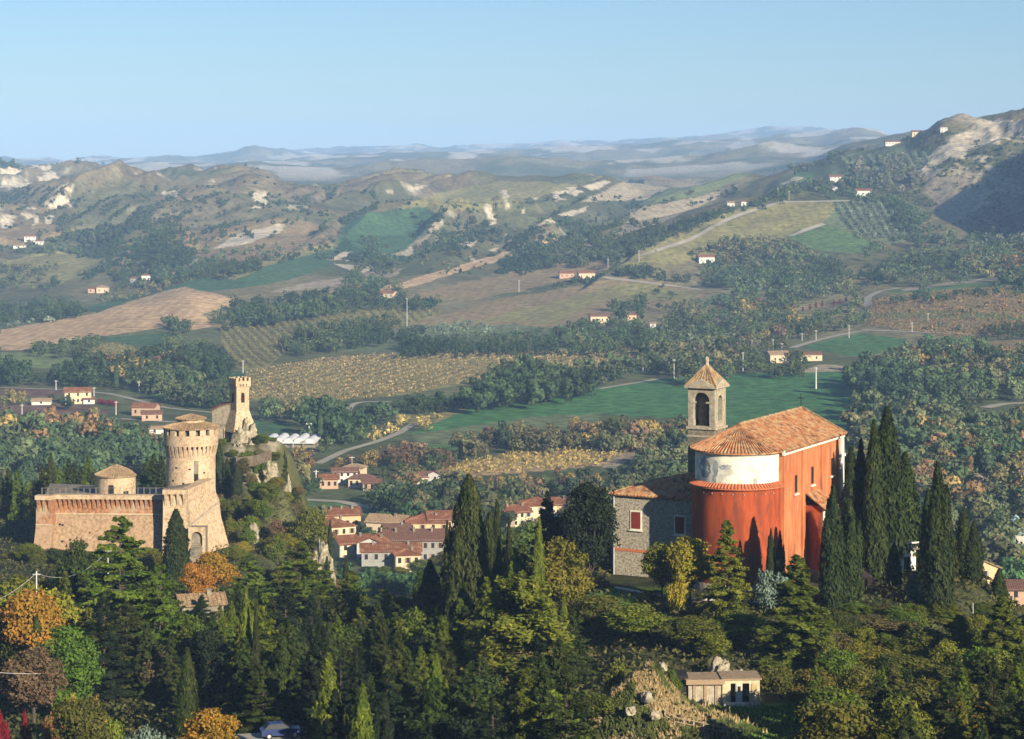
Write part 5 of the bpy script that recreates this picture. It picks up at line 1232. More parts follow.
def make_broad(i, kind='oak', n=9000):
    rs = np.random.default_rng(400 + i + {'oak': 0, 'shrub': 30, 'poplar': 60, 'round': 90}[kind] )
    H = {'oak': 12., 'shrub': 4., 'poplar': 15., 'round': 14.}[kind]; Wd = {'oak': 9., 'shrub': 5., 'poplar': 4.5, 'round': 9.5}[kind]
    nc = {'oak': 34, 'shrub': 22, 'poplar': 30, 'round': 60}[kind]; zb = {'oak': .28, 'shrub': .0, 'poplar': .12, 'round': .08}[kind]
    C_ = []; limbs = []
    for k in range(nc):
        v = rs.normal(size=3); v /= np.linalg.norm(v); v *= rs.uniform(.35, 1) ** .5
        cz = H * (zb + (1 - zb) * .5) + v[2] * H * (1 - zb) * .40
        q = 1 - (.25 if kind != 'poplar' else .5) * max(0, v[2])
        c = np.array((v[0] * Wd * .37 * q, v[1] * Wd * .37 * q, cz)); r = Wd * rs.uniform(.10, .19) * (1.0 if kind != 'round' else .9); C_.append((c, r, rs.uniform(.15, .85)))
        if k % 3 == 0: limbs.append(((0, 0, H * zb * .9), tuple(c), .12, .03))
    P = []; Nn = []; T = []
    for c, r, tn in C_:
        m = int(n / nc * (r / (Wd * .145)) ** 2)
        d = rs.normal(size=(m, 3)); d /= np.linalg.norm(d, axis=1, keepdims=True); d[:, 2] = np.abs(d[:, 2]) * np.where(rs.uniform(size=m) < .3, -1, 1)
        rad = r * rs.uniform(.6, 1.12, m)[:, None] * (1 + .25 * rs.normal(size=(m, 1)) * .6)
        P.append(c + d * rad * np.array((1.15, 1.15, .8))); Nn.append(d + rs.normal(size=(m, 3)) * .6); T.append(tn * .5 + .25 + rs.normal(size=m) * .14)
    P = np.vstack(P); Nn = np.vstack(Nn); T = np.concatenate(T); P[:, 2] = np.maximum(P[:, 2], .1)
    V, Q = leafquads(P, Nn, {'oak': .34, 'shrub': .22, 'poplar': .32, 'round': .34}[kind], rs, 1.35)
    proto(kind, i, V, Q, T.clip(0, 1), trunk_mb(H * (zb + .3), .28 if kind != 'shrub' else .08, limbs), H, Wd)
for i in range(7): make_cypress(i)
for i in range(3): make_cypress(i, 30000, True)
for i in range(4): make_conifer(i, 'fir')
for i in range(4): make_conifer(i, 'cedar')
for i in range(2): make_conifer(i, 'pine')
for i in range(6): make_broad(i, 'oak')
for i in range(3): make_broad(i, 'round', 12000)
for i in range(3): make_broad(i, 'shrub', 4500)
for i in range(2): make_broad(i, 'poplar', 6000)

TINT = {'vdark': (.014,.024,.009), 'dark': (.036,.052,.009), 'green': (.082,.115,.011), 'bright': (.065,.125,.014), 'olive': (.092,.095,.013), 'gold': (.24,.19,.02), 'yellow': (.42,.28,.04), 'orange': (.30,.15,.018), 'rust': (.24,.085,.025), 'red': (.20,.012,.016), 'silver': (.13,.19,.14), 'cyp': (.028,.04,.009), 'mix': (.13,.135,.013), 'brown': (.13,.095,.04)}
WORD = {'vdark': 'very dark green', 'dark': 'dark green', 'green': 'green', 'bright': 'bright green', 'olive': 'olive green', 'gold': 'golden-green', 'yellow': 'yellow', 'orange': 'orange', 'rust': 'rust brown', 'red': 'red', 'silver': 'silvery', 'cyp': 'dark green', 'mix': 'yellow-green', 'brown': 'brownish'}
KW = {'cypress': ('cypress_tree', 'cypress'), 'bigcypress': ('cypress_tree', 'broad cypress'), 'fir': ('fir_tree', 'fir'), 'cedar': ('cedar_tree', 'cedar'), 'pine': ('pine_tree', 'pine'), 'oak': ('leafy_tree', 'tree'), 'round': ('evergreen_oak', 'holm oak'), 'shrub': ('shrub', 'shrub'), 'poplar': ('poplar_tree', 'poplar')}
TREES = []     # everything planted, for labelling
def plant(kind, px, Y, top, tint, width=None, ground=None, label=None, jit=.12):
    """width in metres; top = image row of its tip"""
    X = W(px, Y); z = float(zat(X, Y)) if ground is None else ground
    h_ = Zr(top, Y) - z
    if kind == 'shrub': h_ = min(h_, 6.)
    if h_ < .8: return None
    v = PROTO[kind]; cm_, tm, H, Wd = v[len(TREES) % len(v)]
    width = width or h_ * Wd / H
    if kind == 'oak': width = max(width, .72 * h_)
    name, cat = KW[kind]
    o = empty(name, (X, Y, z - .15), random.uniform(0, 6.28), None, cat); o.scale = (width / Wd, width / Wd, h_ / H)
    t = bpy.data.objects.new('trunk', tm); link(t, o); c = bpy.data.objects.new('crown', cm_); link(c, o)
    k = [1 + random.uniform(-jit, jit) for _ in range(3)]; g = 1 + random.uniform(-.12, .12)
    c.color = tuple(min(1, a * b_ * g) for a, b_ in zip(TINT[tint], k)) + (1,)
    TREES.append(dict(o=o, kind=kind, px=px, Y=Y, top=top, foot=ROW0 + (CZ - z) / Y * F, tint=tint, h=h_, w=width, label=label))
    return o
# --- cypresses and trees that can be told apart
PX = 2300 / 1.0
for px, top, Y, wpx, lab in [
 (833,486,289,22,'dense dark cypress nearest to the church porch'), (849,499,292,18,'cypress at the right side of the one nearest the porch'),
 (851,446,320,17,'slim cypress directly behind the pair beside the porch'), (861,439,331,14,'dark thin cypress between two taller ones behind the porch pair'),
 (874,420,318,19,'tall cypress with bare pale trunk in front of the white retaining wall'), (887,407,326,26,'tallest cypress of the row right of the church'),
 (905,452,330,24,'broad cypress standing just right of the tallest one'), (894,541,306,11,'small young cypress in front of the low white building'),
 (938,462,292,25,'pointed tall cypress standing free near the middle of the row'), (928,488,300,18,'cypress behind the left side of the free-standing pointed one'),
 (947,506,311,18,'shorter cypress at the right foot of the pointed one'), (964,507,317,18,'second cypress from the right end of the tall row'),
 (974,521,312,16,'rightmost cypress of the tall row'), (999,568,309,14,'lone small cypress at the right end beside the lit orange gable'),
 (771,528,296.5,11,'left one of two small clipped cypresses at the apse corner'), (780,530,296,11,'right one of two small clipped cypresses at the apse corner'),
 (497,500,296,19,'slender cypress right beside the big central conifer'), (447,521,318,13,'thin dark cypress in front of the brown-roofed village house'),
 (539,517,288,20,'light green slim cypress rising from the centre wood'), (176,509,424,31,'plump dark cypress against the fortress bastion'),
 (274,482,516,17,'narrow dark cypress on the slope right of the fortress'), (294,488,510,22,'bushy dark cypress beside the narrow one on the slope'),
 (227,458,545,12,'left cypress of the small group under the battlemented tower'), (237,463,540,11,'right cypress of the small group under the battlemented tower'), (219,440,552,13,'tall dark cypress just right of the keep crown'),
 (246,588,272,22,'pale green slender cypress in the middle of the left wood'), (256,604,270,12,'thin cypress leaning against the pale green slender one'),
 (330,520,470,9,'tiny cypress on the rock rib beside the village'), (346,556,455,9,'small slim cypress below the white gabled house'), (327,556,440,10,'small cypress at the foot of the pale rock rib'),
 (382,279+17,2290,4,'left small cypress by the salmon-roofed farmhouse'), (388,297,2290,3,'right small cypress by the salmon-roofed farmhouse'),
 (509,516,300,12,'short cypress between the slender one and the red-roofed house')]:
    if Y > 2000: continue
    plant('cypress', px, Y, top, 'cyp' if px not in (246, 539) else 'green', wpx / F * Y * (1.55 if 845 < px < 912 else 1.25 if px > 820 else 1), label=lab)
for kind, px, top, Y, tint, wpx, lab in [
 ('bigcypress',469,475,300,'dark',66,'big dark pointed conifer towering in front of the village'),
 ('bigcypress',490,512,303,'cyp',42,'broad dark conifer behind the slender one, right of the biggest conifer'), ('bigcypress',452,532,305,'cyp',38,'dark conifer at the left foot of the biggest conifer'), ('bigcypress',430,560,311,'dark',44,'shorter broad conifer left of the biggest conifer group'), ('cypress',515,548,292,'green',30,'green conifer in front of the slender dark ones'),
 ('fir',522,540,300,'dark',50,'dark conifer between the slender cypress and the light green one'),
 ('round',590,473,311,'vdark',62,'big round dark holm oak left of the stone wing'),
 ('fir',547,489,319,'vdark',46,'dark conifer just left of the big round holm oak'),
 ('round',566,510,322,'vdark',46,'dark bushy oak wedged between conifer and big holm oak'),
 ('pine',520,572,262,'mix',118,'wide golden-green pine in the middle of the wood'),
 ('oak',561,540,292,'mix',70,'golden-green tree left of the holm oak foot'),
 ('cedar',120,512,318,'green',130,'large layered cedar standing before the fortress wall'),
 ('cedar',160,560,300,'green',90,'cedar at the right shoulder of the large one before the fortress'),
 ('round',76,534,352,'dark',50,'round dark tree left of the large cedar, before the fortress'),
 ('oak',211,552,398,'orange',52,'orange autumn oak below the fortress flank'),
 ('oak',196,560,392,'orange',36,'smaller orange oak left of the bright one below the flank'),
 ('cedar',300,540,368,'green',120,'broad flat-layered cedar on the slope right of the fortress'),
 ('cedar',250,552,362,'green',80,'layered cedar between the orange oak and the broad cedar'),
 ('cedar',350,568,352,'green',80,'layered cedar below the rock rib'),
 ('oak',16,568,300,'mix',54,'golden tree at the left edge behind the white pole'), ('oak',30,590,292,'orange',44,'orange tree around the white utility pole'),
 ('oak',56,586,300,'gold',40,'yellowing tree right of the white utility pole'),
 ('round',66,620,268,'bright',76,'bright green rounded tree crown on the left'),
 ('shrub',2,690,236,'red',18,'bright red shrub cut by the left edge'), ('shrub',26,694,240,'red',12,'darker red shrub second from the left edge'), ('shrub',56,680,242,'rust',30,'rust red shrub under the bright green crown'),
 ('shrub',76,652,250,'yellow',26,'small yellow bush below the bright green crown'), ('shrub',98,652,251,'yellow',18,'small yellow bush right of the other yellow one'),
 ('shrub',106,672,240,'mix',40,'yellow-green bush low on the left'), ('oak',82,694,228,'olive',60,'olive green bush near the bottom left'), ('shrub',90,712,222,'rust',46,'rust coloured bush at the bottom left'),
 ('shrub',14,700,226,'olive',40,'olive bush at the bottom left corner'), ('shrub',140,702,226,'silver',60,'greyish feathery shrub at the bottom'),
 ('oak',210,703,226,'orange',66,'glowing orange bush at the bottom edge'), ('shrub',162,716,224,'silver',50,'greyish shrub left of the glowing orange bush'),
 ('fir',797,552,268,'green',104,'large green fir in front of the church porch'), ('fir',727,517,286,'mix',62,'yellow-green fir rising before the red apse'),
 ('oak',690,530,292,'gold',58,'golden leafy tree before the shaded wing wall'), ('oak',662,543,295,'mix',44,'yellow-green tree at the wing wall, left of the golden one'),
 ('shrub',676,568,289,'gold',26,'pale yellow bush under the golden tree'), ('shrub',774,548,289,'silver',40,'silvery young conifer left of the large fir'),
 ('fir',914,572,297,'silver',34,'silvery blue fir on the right slope'), ('fir',934,588,293,'silver',22,'smaller silvery fir right of the silvery blue one'),
 ('shrub',868,592,300,'bright',28,'bright green clipped bush under the white wall'), ('shrub',892,596,299,'bright',34,'bright green bush right under the low white building'), ('shrub',652,588,299,'bright',26,'bright green bush on the church terrace'),
 ('oak',849,604,290,'mix',50,'yellow-green tree in front of the porch cypresses'), ('oak',818,592,294,'brown',34,'brownish tree right behind the large fir'),
 ('fir',1004,592,266,'green',100,'large fir at the right edge'), ('fir',960,612,272,'green',70,'green fir left of the large right-edge fir'),
 ('poplar',984,688,232,'yellow',50,'yellow tree near the bottom right corner'), ('oak',884,612,284,'brown',70,'brownish oak below the low white building'),
 ('oak',928,628,276,'olive',70,'olive oak on the right slope'), ('oak',866,642,268,'mix',76,'yellow-green oak in the right wood'), ('oak',906,655,262,'olive',84,'broad olive oak in the right wood'),
 ('oak',950,664,256,'olive',80,'olive oak left of the yellow corner tree'), ('oak',880,690,244,'olive',90,'low dense oak at the bottom right'), ('shrub',926,704,236,'olive',70,'olive shrub by the bottom right'),
 ('poplar',832,690,238,'brown',34,'twiggy brown sapling at the bottom right'), ('shrub',850,712,230,'olive',50,'olive shrub at the foot of the twiggy sapling'),
 ('oak',636,604,278,'mix',70,'yellow-green oak behind the dry grass mound'), ('oak',690,616,272,'olive',70,'olive oak right behind the stone hut roof'), ('oak',600,592,284,'olive',60,'olive tree left behind the mound'),
 ('oak',740,610,276,'green',56,'green oak left of the large fir'), ('shrub',774,664,256,'olive',54,'olive bush right of the stone hut'), ('shrub',620,660,246,'olive',40,'olive bush on the left of the mound'),
 ('shrub',604,690,238,'green',50,'green bush at the left foot of the mound'), ('shrub',672,668,244,'green',24,'green bush beside the boulder on the mound'), ('shrub',690,704,240,'olive',26,'olive bush between mound and hut'),
 ('oak',712,632,268,'mix',40,'small yellow-green tree over the hut roof'), ('shrub',816,680,246,'dark',50,'dark bush at the right end of the lawn'), ('cedar',384,586,340,'green',66,'layered cedar below the near village houses'),
 ('fir',420,566,332,'dark',46,'dark fir under the largest village house'), ('fir',394,610,296,'dark',66,'dark fir in the hollow left of centre'), ('fir',440,600,300,'green',60,'green fir at the left side of the golden pine'),
 ('poplar',454,688,236,'gold',22,'pale thin sapling at the bottom centre'), ('shrub',232,494,500,'olive',26,'scrub right of the keep foot'), ('oak',312,508,480,'olive',26,'olive tree under the bushy cypress'),
 ('cedar',285,448,548,'dark',16,'small dark pine on the crest right of the crag'), ('shrub',247,449,566,'green',12,'green bush growing on the crag'), ('shrub',262,447,560,'bright',14,'bright bush at the foot of the crag')]:
    plant(kind, px, Y, top, tint, wpx / F * Y, label=lab)
# red autumn trees far out in the valley
for i, (px, foot, hpx) in enumerate([(803,313,7),(810,312,10),(816,311,11),(822,308,9),(834,308,9),(840,306,9),(846,303,7)]):
    hp = hit(px, foot, 1000); KO.append((px, foot - 3)); KO.append((px, foot - 7)); plant('poplar', px, hp[1], foot - hpx, 'red', 3.2 / F * hp[1], label=f"slim red tree, {['first','second','third','fourth','fifth','sixth','seventh'][i]} from left in the row beyond the green fields")
for i, (px, foot) in enumerate([(101,404),(108,405),(115,406)]):
    hp = hit(px, foot, 900); plant('shrub', px, hp[1], foot - 6, 'red', 9 / F * hp[1], label=f"{['left','middle','right'][i]} one of three red shrubs right of the bright red-roofed farmhouse")
# --- the rest of the near wood
CEIL = [(-60,570),(0,575),(40,575),(60,560),(110,565),(160,568),(190,590),(240,575),(290,556),(330,568),(352,590),(420,594),(450,560),(520,560),(580,585),(610,602),(650,604),(700,606),(780,606),(815,606),(860,610),(930,618),(980,600),(1090,590)]
def ceilrow(px): return float(np.interp(px, [a for a, b in CEIL], [b for a, b in CEIL]))
def free(px, Y, top, wpx):
    if 575 < px < 812 and Y < 266: return False
    if 600 < px < 800 and Y < 276 and top < 655: return False
    if 855 < px < 1000 and Y > 296 and top < 604: return False
    if abs(px - 281) < 34 and Y < 245: return False
    if px < 262 and Y < 282 and top < 728 and (Y < 240 or rs.uniform() < .85): return False
    return True
rs = np.random.default_rng(5)
Y = 206.0
while Y < 440:
    step = 5.3
    px = -40 + rs.uniform(0, 20)
    while px < 1075:
        ppm = F / Y; pxx = px + rs.uniform(-8, 8); px += ppm * rs.uniform(4.2, 7.2) * (1.0 if Y < 330 else 1.35)
        yy = Y + rs.uniform(-6, 6)
        if yy > 335 and pxx > 560: continue
        if yy > 296 and 600 < pxx < 850: continue
        if yy > 312 and 600 < pxx < 975: continue
        if yy > 405 and pxx > 345: continue
        X = W(pxx, yy); z = float(zat(X, yy))
        dark = pxx < 610
        g = fbm(np.array([pxx / 70.]), np.array([yy / 30.]), 300, 2)[0]
        kd = rs.choice(['fir', 'cedar', 'oak', 'round', 'cypress'], p=(.38, .26, .16, .1, .1)) if dark else rs.choice(['oak', 'fir', 'round', 'cedar'], p=(.4, .32, .12, .16))
        if dark: tn = rs.choice(['dark', 'vdark'], p=(.7, .3)) if rs.uniform() < .68 else ('green' if kd != 'oak' else rs.choice(['olive', 'mix', 'brown', 'green']))
        else: tn = (rs.choice(['dark', 'green', 'olive'], p=(.5, .35, .15)) if kd in ('fir', 'cedar', 'round') else rs.choice(['olive', 'mix', 'green', 'brown', 'gold', 'dark'], p=(.26, .16, .2, .1, .06, .22)))
        hh = {'cypress': rs.uniform(9, 14), 'fir': rs.uniform(9, 15), 'cedar': rs.uniform(9, 14), 'oak': rs.uniform(7, 11), 'round': rs.uniform(7, 11), 'shrub': rs.uniform(2.5, 4)}[kd]
        top = ROW0 + (CZ - z - hh) / yy * F
        cr_ = ceilrow(pxx) + max(0, (300 - yy)) * .75
        if top < cr_: top = cr_ + rs.uniform(0, 16)
        hh = Zr(top, yy) - z
        if hh < 2.2 or top > 760 or not free(pxx, yy, top, 30): continue
        wd_ = {'cypress': hh * .26, 'fir': hh * .5, 'cedar': hh * .75, 'oak': hh * .85, 'round': hh * .75, 'shrub': hh * 1.3}[kd]
        plant(kd, pxx, yy, top, tn, wd_)
    Y += step * (1 + (Y - 206) / 260)
for k in range(84):       # bushes on the slope under the cypress row
    px = rs.uniform(808, 1060); Y = rs.uniform(270, 303); z = float(zat(W(px, Y), Y)); foot = ROW0 + (CZ - z) / Y * F
    hh = rs.uniform(2.2, 5); top = max(602 if px > 850 else 612, foot - hh * F / Y)
    plant(rs.choice(['shrub', 'oak', 'round', 'fir']), px, Y, top, rs.choice(['olive', 'green', 'mix', 'brown', 'dark'], p=(.2,.25,.1,.1,.35)), hh * 1.2)
for k in range(14):       # trees at the foot of the fortress wall
    px = 18 + k * 10.5 + rs.uniform(-3, 3); Y = rs.uniform(438, 458); plant(rs.choice(['oak', 'round', 'shrub']), px, Y, rs.uniform(541, 551), rs.choice(['dark', 'green', 'olive', 'mix']), rs.uniform(4, 6.5))
for k in range(70):
    px = rs.uniform(262, 335); Y = rs.uniform(500, 610); z = float(zat(W(px, Y), Y)); hh = rs.uniform(1.2, 3.6)
    plant(rs.choice(['shrub', 'shrub', 'oak']), px, Y, ROW0 + (CZ - z - hh) / Y * F, rs.choice(['olive', 'green', 'brown', 'mix', 'dark']), hh * 1.3)
for k in range(26):
    px = rs.uniform(480, 612); Y = rs.uniform(560, 700); plant(rs.choice(['oak', 'round', 'fir']), px, Y, rs.uniform(518, 534), rs.choice(['dark', 'green', 'olive', 'dark']), rs.uniform(5, 8))
for k in range(34):
    px = rs.uniform(222, 285); Y = rs.uniform(546, 572); z = float(zat(W(px, Y), Y)); hh = rs.uniform(.9, 2.6)
    plant('shrub', px, Y, ROW0 + (CZ - z - hh) / Y * F, rs.choice(['olive', 'green', 'brown', 'dark']), hh * 1.5)
for px, Y, top in ((336, 735, 557), (352, 735, 561), (364, 745, 551), (383, 680, 564), (400, 690, 566), (420, 705, 558), (433, 712, 556), (446, 720, 550), (412, 745, 549), (378, 775, 538), (372, 800, 527), (392, 800, 528), (332, 770, 541), (456, 760, 530), (440, 800, 524), (404, 815, 520), (350, 820, 519), (470, 740, 535), (480, 780, 522)):
    plant(rs.choice(['oak', 'round', 'oak']), px, Y, top, rs.choice(['green', 'olive', 'dark', 'mix']), rs.uniform(5, 9))
for px, Y, top in ((372, 700, 566), (386, 690, 572), (346, 700, 560), (403, 770, 540), (395, 735, 552), (455, 700, 556), (448, 725, 548), (436, 690, 566), (360, 745, 552), (418, 690, 570)):
    plant(rs.choice(['oak', 'round']), px, Y, top, rs.choice(['green', 'olive', 'dark']), rs.uniform(5, 8))
# slope between the fortress and the village, and the wood behind the fortress
for k in range(150):
    px = rs.uniform(212, 345); Y = rs.uniform(455, 566); z = float(zat(W(px, Y), Y)); foot = ROW0 + (CZ - z) / Y * F
    if 226 < px < 266 and Y > 558: continue
    if px < 226 and Y < 500: continue
    hh = rs.uniform(1.5, 5); kd = rs.choice(['oak', 'shrub', 'round', 'shrub']); plant(kd, px, Y, ROW0 + (CZ - z - hh) / Y * F, rs.choice(['olive', 'green', 'brown', 'mix', 'gold']), hh * 1.1)
for k in range(44):
    px = rs.uniform(-20, 166); Y = rs.uniform(525, 620); z = float(zat(W(px, Y), Y)); top = rs.uniform(446, 474) if px < 90 else rs.uniform(450, 470)
    hh = Zr(top, Y) - z
    if hh > 24: top = ROW0 + (CZ - z - 22) / Y * F
    if 92 < px < 142 and top < 466: top = 470
    plant(rs.choice(['fir', 'fir', 'round']), px, Y, top, 'dark' if rs.uniform() < .6 else 'green', rs.uniform(6, 9))
# labels for the trees of the wood: what, where, which from the left
ZN = [(-1e9, 165, 'before the long fortress wall'), (165, 335, 'below keep and tower'), (335, 455, 'before the village roofs'), (455, 605, 'left of the stone wing'), (605, 815, 'below the church'), (815, 1e9, 'below the cypress row')]
DP = [(0, 330, 'front of the wood'), (330, 450, 'back of the wood'), (450, 1e9, 'far side of the crest')]
ORD = ['first','second','third','fourth','fifth','sixth','seventh','eighth','ninth','tenth','eleventh','twelfth','thirteenth','fourteenth','fifteenth','sixteenth','seventeenth','eighteenth','nineteenth','twentieth']
grp = {}
for t in TREES:
    t['o']['group'] = {'cypress': 'cypresses on the near hill', 'bigcypress': 'broad cypresses left of the church', 'shrub': 'shrubs on the near slope'}.get(t['kind'], KW[t['kind']][1] + 's of the near wood')
    if t['label']: t['o']['label'] = t['label']; continue
    zn = next(n for a, b_, n in ZN if a <= t['px'] < b_); band = 'topmost' if t['top'] < 600 else ('upper' if t['top'] < 640 else ('middle' if t['top'] < 685 else 'lowest'))
    if t['Y'] > 515 and t['px'] < 180: zn = 'behind the fortress court'; band = 'far'
    elif t['Y'] > 445: zn = 'on the scrubby slope right of the keep'; band = 'far'
    grp.setdefault((t['kind'], t['tint'], zn, band), []).append(t)
for (kd, tn, zn, band), L_ in grp.items():
    L_.sort(key=lambda t: t['px'])
    for i, t in enumerate(L_):
        w_ = f"{WORD[tn]} {KW[kd][1]} {zn}"
        pos = '' if band == 'far' else f", {band} band"
        which = '' if len(L_) == 1 else f", {ORD[min(i, 19)]} from left"
        t['o']['label'] = (w_ + pos + which)

# ---- undergrowth on the near slope: nobody could count it
rs = np.random.default_rng(77); n = 130000
pxs = rs.uniform(-40, 1080, n); Yv_ = rs.uniform(195, 520, n); Xv = (pxs - CX) / F * Yv_
lawn = (np.hypot((Xv - W(764, 243)) / 7, (Yv_ - 243) / 8) < 1) | (np.hypot(Xv - W(724, 253), Yv_ - 253) < 6) | ((pxs > 610) & (pxs < 850) & (Yv_ > 298) & (Yv_ < 345)) | ((pxs > 30) & (pxs < 215) & (Yv_ > 450)) | ((np.abs(pxs - 281) < 30) & (np.abs(Yv_ - 240) < 5))
keep = ~lawn; pxs, Yv_, Xv = pxs[keep], Yv_[keep], Xv[keep]; n = len(Xv)
P = np.stack([Xv, Yv_, zat(Xv, Yv_) + rs.uniform(.05, 1.1, n)], 1)
V, Q = leafquads(P, rs.normal(size=(n, 3)) * .8 + (0, -.3, .8), .42, rs, 1.4)
cc = np.array((.06, .065, .022)) * (.5 + 1.1 * rs.uniform(size=(n, 1))); br = (fbm(Xv / 9, Yv_ / 9, 201, 2) > .55)[:, None]; cc = np.where(br, np.array((.08, .075, .025)) * (.5 + rs.uniform(size=(n, 1))), cc)
ug = link(bpy.data.objects.new('undergrowth', np_mesh('undergrowth', V, Q, M['wood_far'], fcol=cc))); tag(ug, 'low undergrowth covering the near slope under the trees', 'undergrowth', kind='stuff')
# dry grass and small plants on the mound and lawn
n = 16000; Xv = W(640, 240) + rs.normal(size=n) * 4.6; Yv_ = 240 + rs.normal(size=n) * 4
P = np.stack([Xv, Yv_, zat(Xv, Yv_) + rs.uniform(0, .35, n)], 1); V, Q = leafquads(P, rs.normal(size=(n, 3)) * .4 + (0, -1, .2), .42, rs, 2.2, (0, 0, 1.5))
dry = fbm(Xv / 2.2, Yv_ / 2.2, 203, 3)[:, None] + (P[:, 2:3] - 74) * .03
cc = np.where(dry > .52, np.array((.34, .25, .12)), np.array((.085, .10, .03))) * (.6 + .7 * rs.uniform(size=(n, 1)))
o = link(bpy.data.objects.new('dry_grass', np_mesh('dry_grass', V, Q, M['wood_far'], fcol=cc))); tag(o, 'dry yellow grass and weeds on the mound left of the hut', 'grass', kind='stuff')
n = 9000; Xv = W(762, 243) + rs.uniform(-8, 8, n); Yv_ = 243 + rs.uniform(-8.5, 7, n); P = np.stack([Xv, Yv_, zat(Xv, Yv_) + .06], 1)
V, Q = leafquads(P, rs.normal(size=(n, 3)) * .4 + (0, -1, .3), .22, rs, 1.8, (0, 0, 1.5)); cc = np.array((.10, .19, .03)) * (.5 + .9 * rs.uniform(size=(n, 1)))
o = link(bpy.data.objects.new('lawn_grass', np_mesh('lawn_grass', V, Q, M['wood_far'], fcol=cc))); tag(o, 'sunlit green grass in front of the stone hut', 'grass', kind='stuff')

# ================================================================== far and middle-distance trees
def blobtree(rs, nleaf, kind='b'):
    """unit tree: height 1, crown about .8 wide; returns points, normals, tone"""
    if kind == 'c':
        t = rs.uniform(0, 1, nleaf); a = rs.uniform(0, 6.28, nleaf); r = .12 * np.sqrt(np.clip(1 - t, 0, 1)) * (1 - np.exp(-t * 12)); P = np.stack([np.cos(a) * r, np.sin(a) * r, t], 1); return P, np.stack([np.cos(a), np.sin(a), 0 * a + .2], 1), rs.uniform(.6, 1.2, nleaf)
    nc = 9; cs = rs.normal(size=(nc, 3)) * (.19, .19, .16) + (0, 0, .56); rr_ = rs.uniform(.13, .22, nc); tn = rs.uniform(.75, 1.25, nc)
    k = rs.integers(0, nc, nleaf); d = rs.normal(size=(nleaf, 3)); d /= np.linalg.norm(d, axis=1, keepdims=True)
    P = cs[k] + d * rr_[k][:, None] * rs.uniform(.75, 1.1, (nleaf, 1)); P[:, 2] = np.clip(P[:, 2], .02, 1); return P, d + rs.normal(size=d.shape) * .35, tn[k] * rs.uniform(.8, 1.2, nleaf)
def lowcover(rs, n):
    d = rs.normal(size=(n, 3)); d /= np.linalg.norm(d, axis=1, keepdims=True); P = d * (.36, .36, .32) * rs.uniform(.8, 1.1, (n, 1)) + (0, 0, .38); P[:, 2] = np.clip(P[:, 2], 0, 1); return P, d + rs.normal(size=d.shape) * .3, rs.uniform(.8, 1.2, n)
WOODP = {'dark': [(.026,.045,.02),(.035,.055,.022),(.05,.065,.025)], 'mixed': [(.04,.065,.028),(.055,.08,.033),(.07,.085,.038),(.09,.095,.04),(.04,.06,.03),(.11,.10,.045)],
 'autumn': [(.13,.115,.045),(.16,.10,.045),(.10,.10,.04),(.22,.16,.05),(.06,.08,.03),(.13,.085,.05)], 'grey': [(.10,.11,.07),(.08,.09,.06),(.12,.11,.08)], 'olive': [(.13,.16,.11),(.11,.14,.09)], 'red': [(.24,.02,.035),(.18,.02,.03)], 'yellow': [(.30,.23,.08),(.24,.19,.07),(.15,.14,.05)], 'green':[(.05,.10,.035),(.04,.08,.03)], 'orange':[(.17,.11,.055),(.13,.10,.05),(.20,.12,.05),(.08,.09,.04)]}
KOP = np.array([(a, b_, 1) for a, b_ in ROADPTS] + [(a, b_, 2) for a, b_ in KO])
SLX = np.gradient(ZZ, axis=0) / np.maximum(.3, np.gradient(XX, axis=0))
def slx(X, Y):
    iu = min(NU - 1, int(np.searchsorted(Us, X / Y * F + CX))); iy = min(NY - 1, int(np.searchsorted(Ys, Y))); return SLX[iu, iy]
def inwhich(X, Y):
    iu = min(NU - 1, int(np.searchsorted(Us, X / Y * F + CX))); iy = min(NY - 1, int(np.searchsorted(Ys, Y))); return ISF[iu, iy] > 0
def gulat(X, Y):
    iu = min(NU - 1, int(np.searchsorted(Us, X / Y * F + CX))); iy = min(NY - 1, int(np.searchsorted(Ys, Y))); return gul[iu, iy]
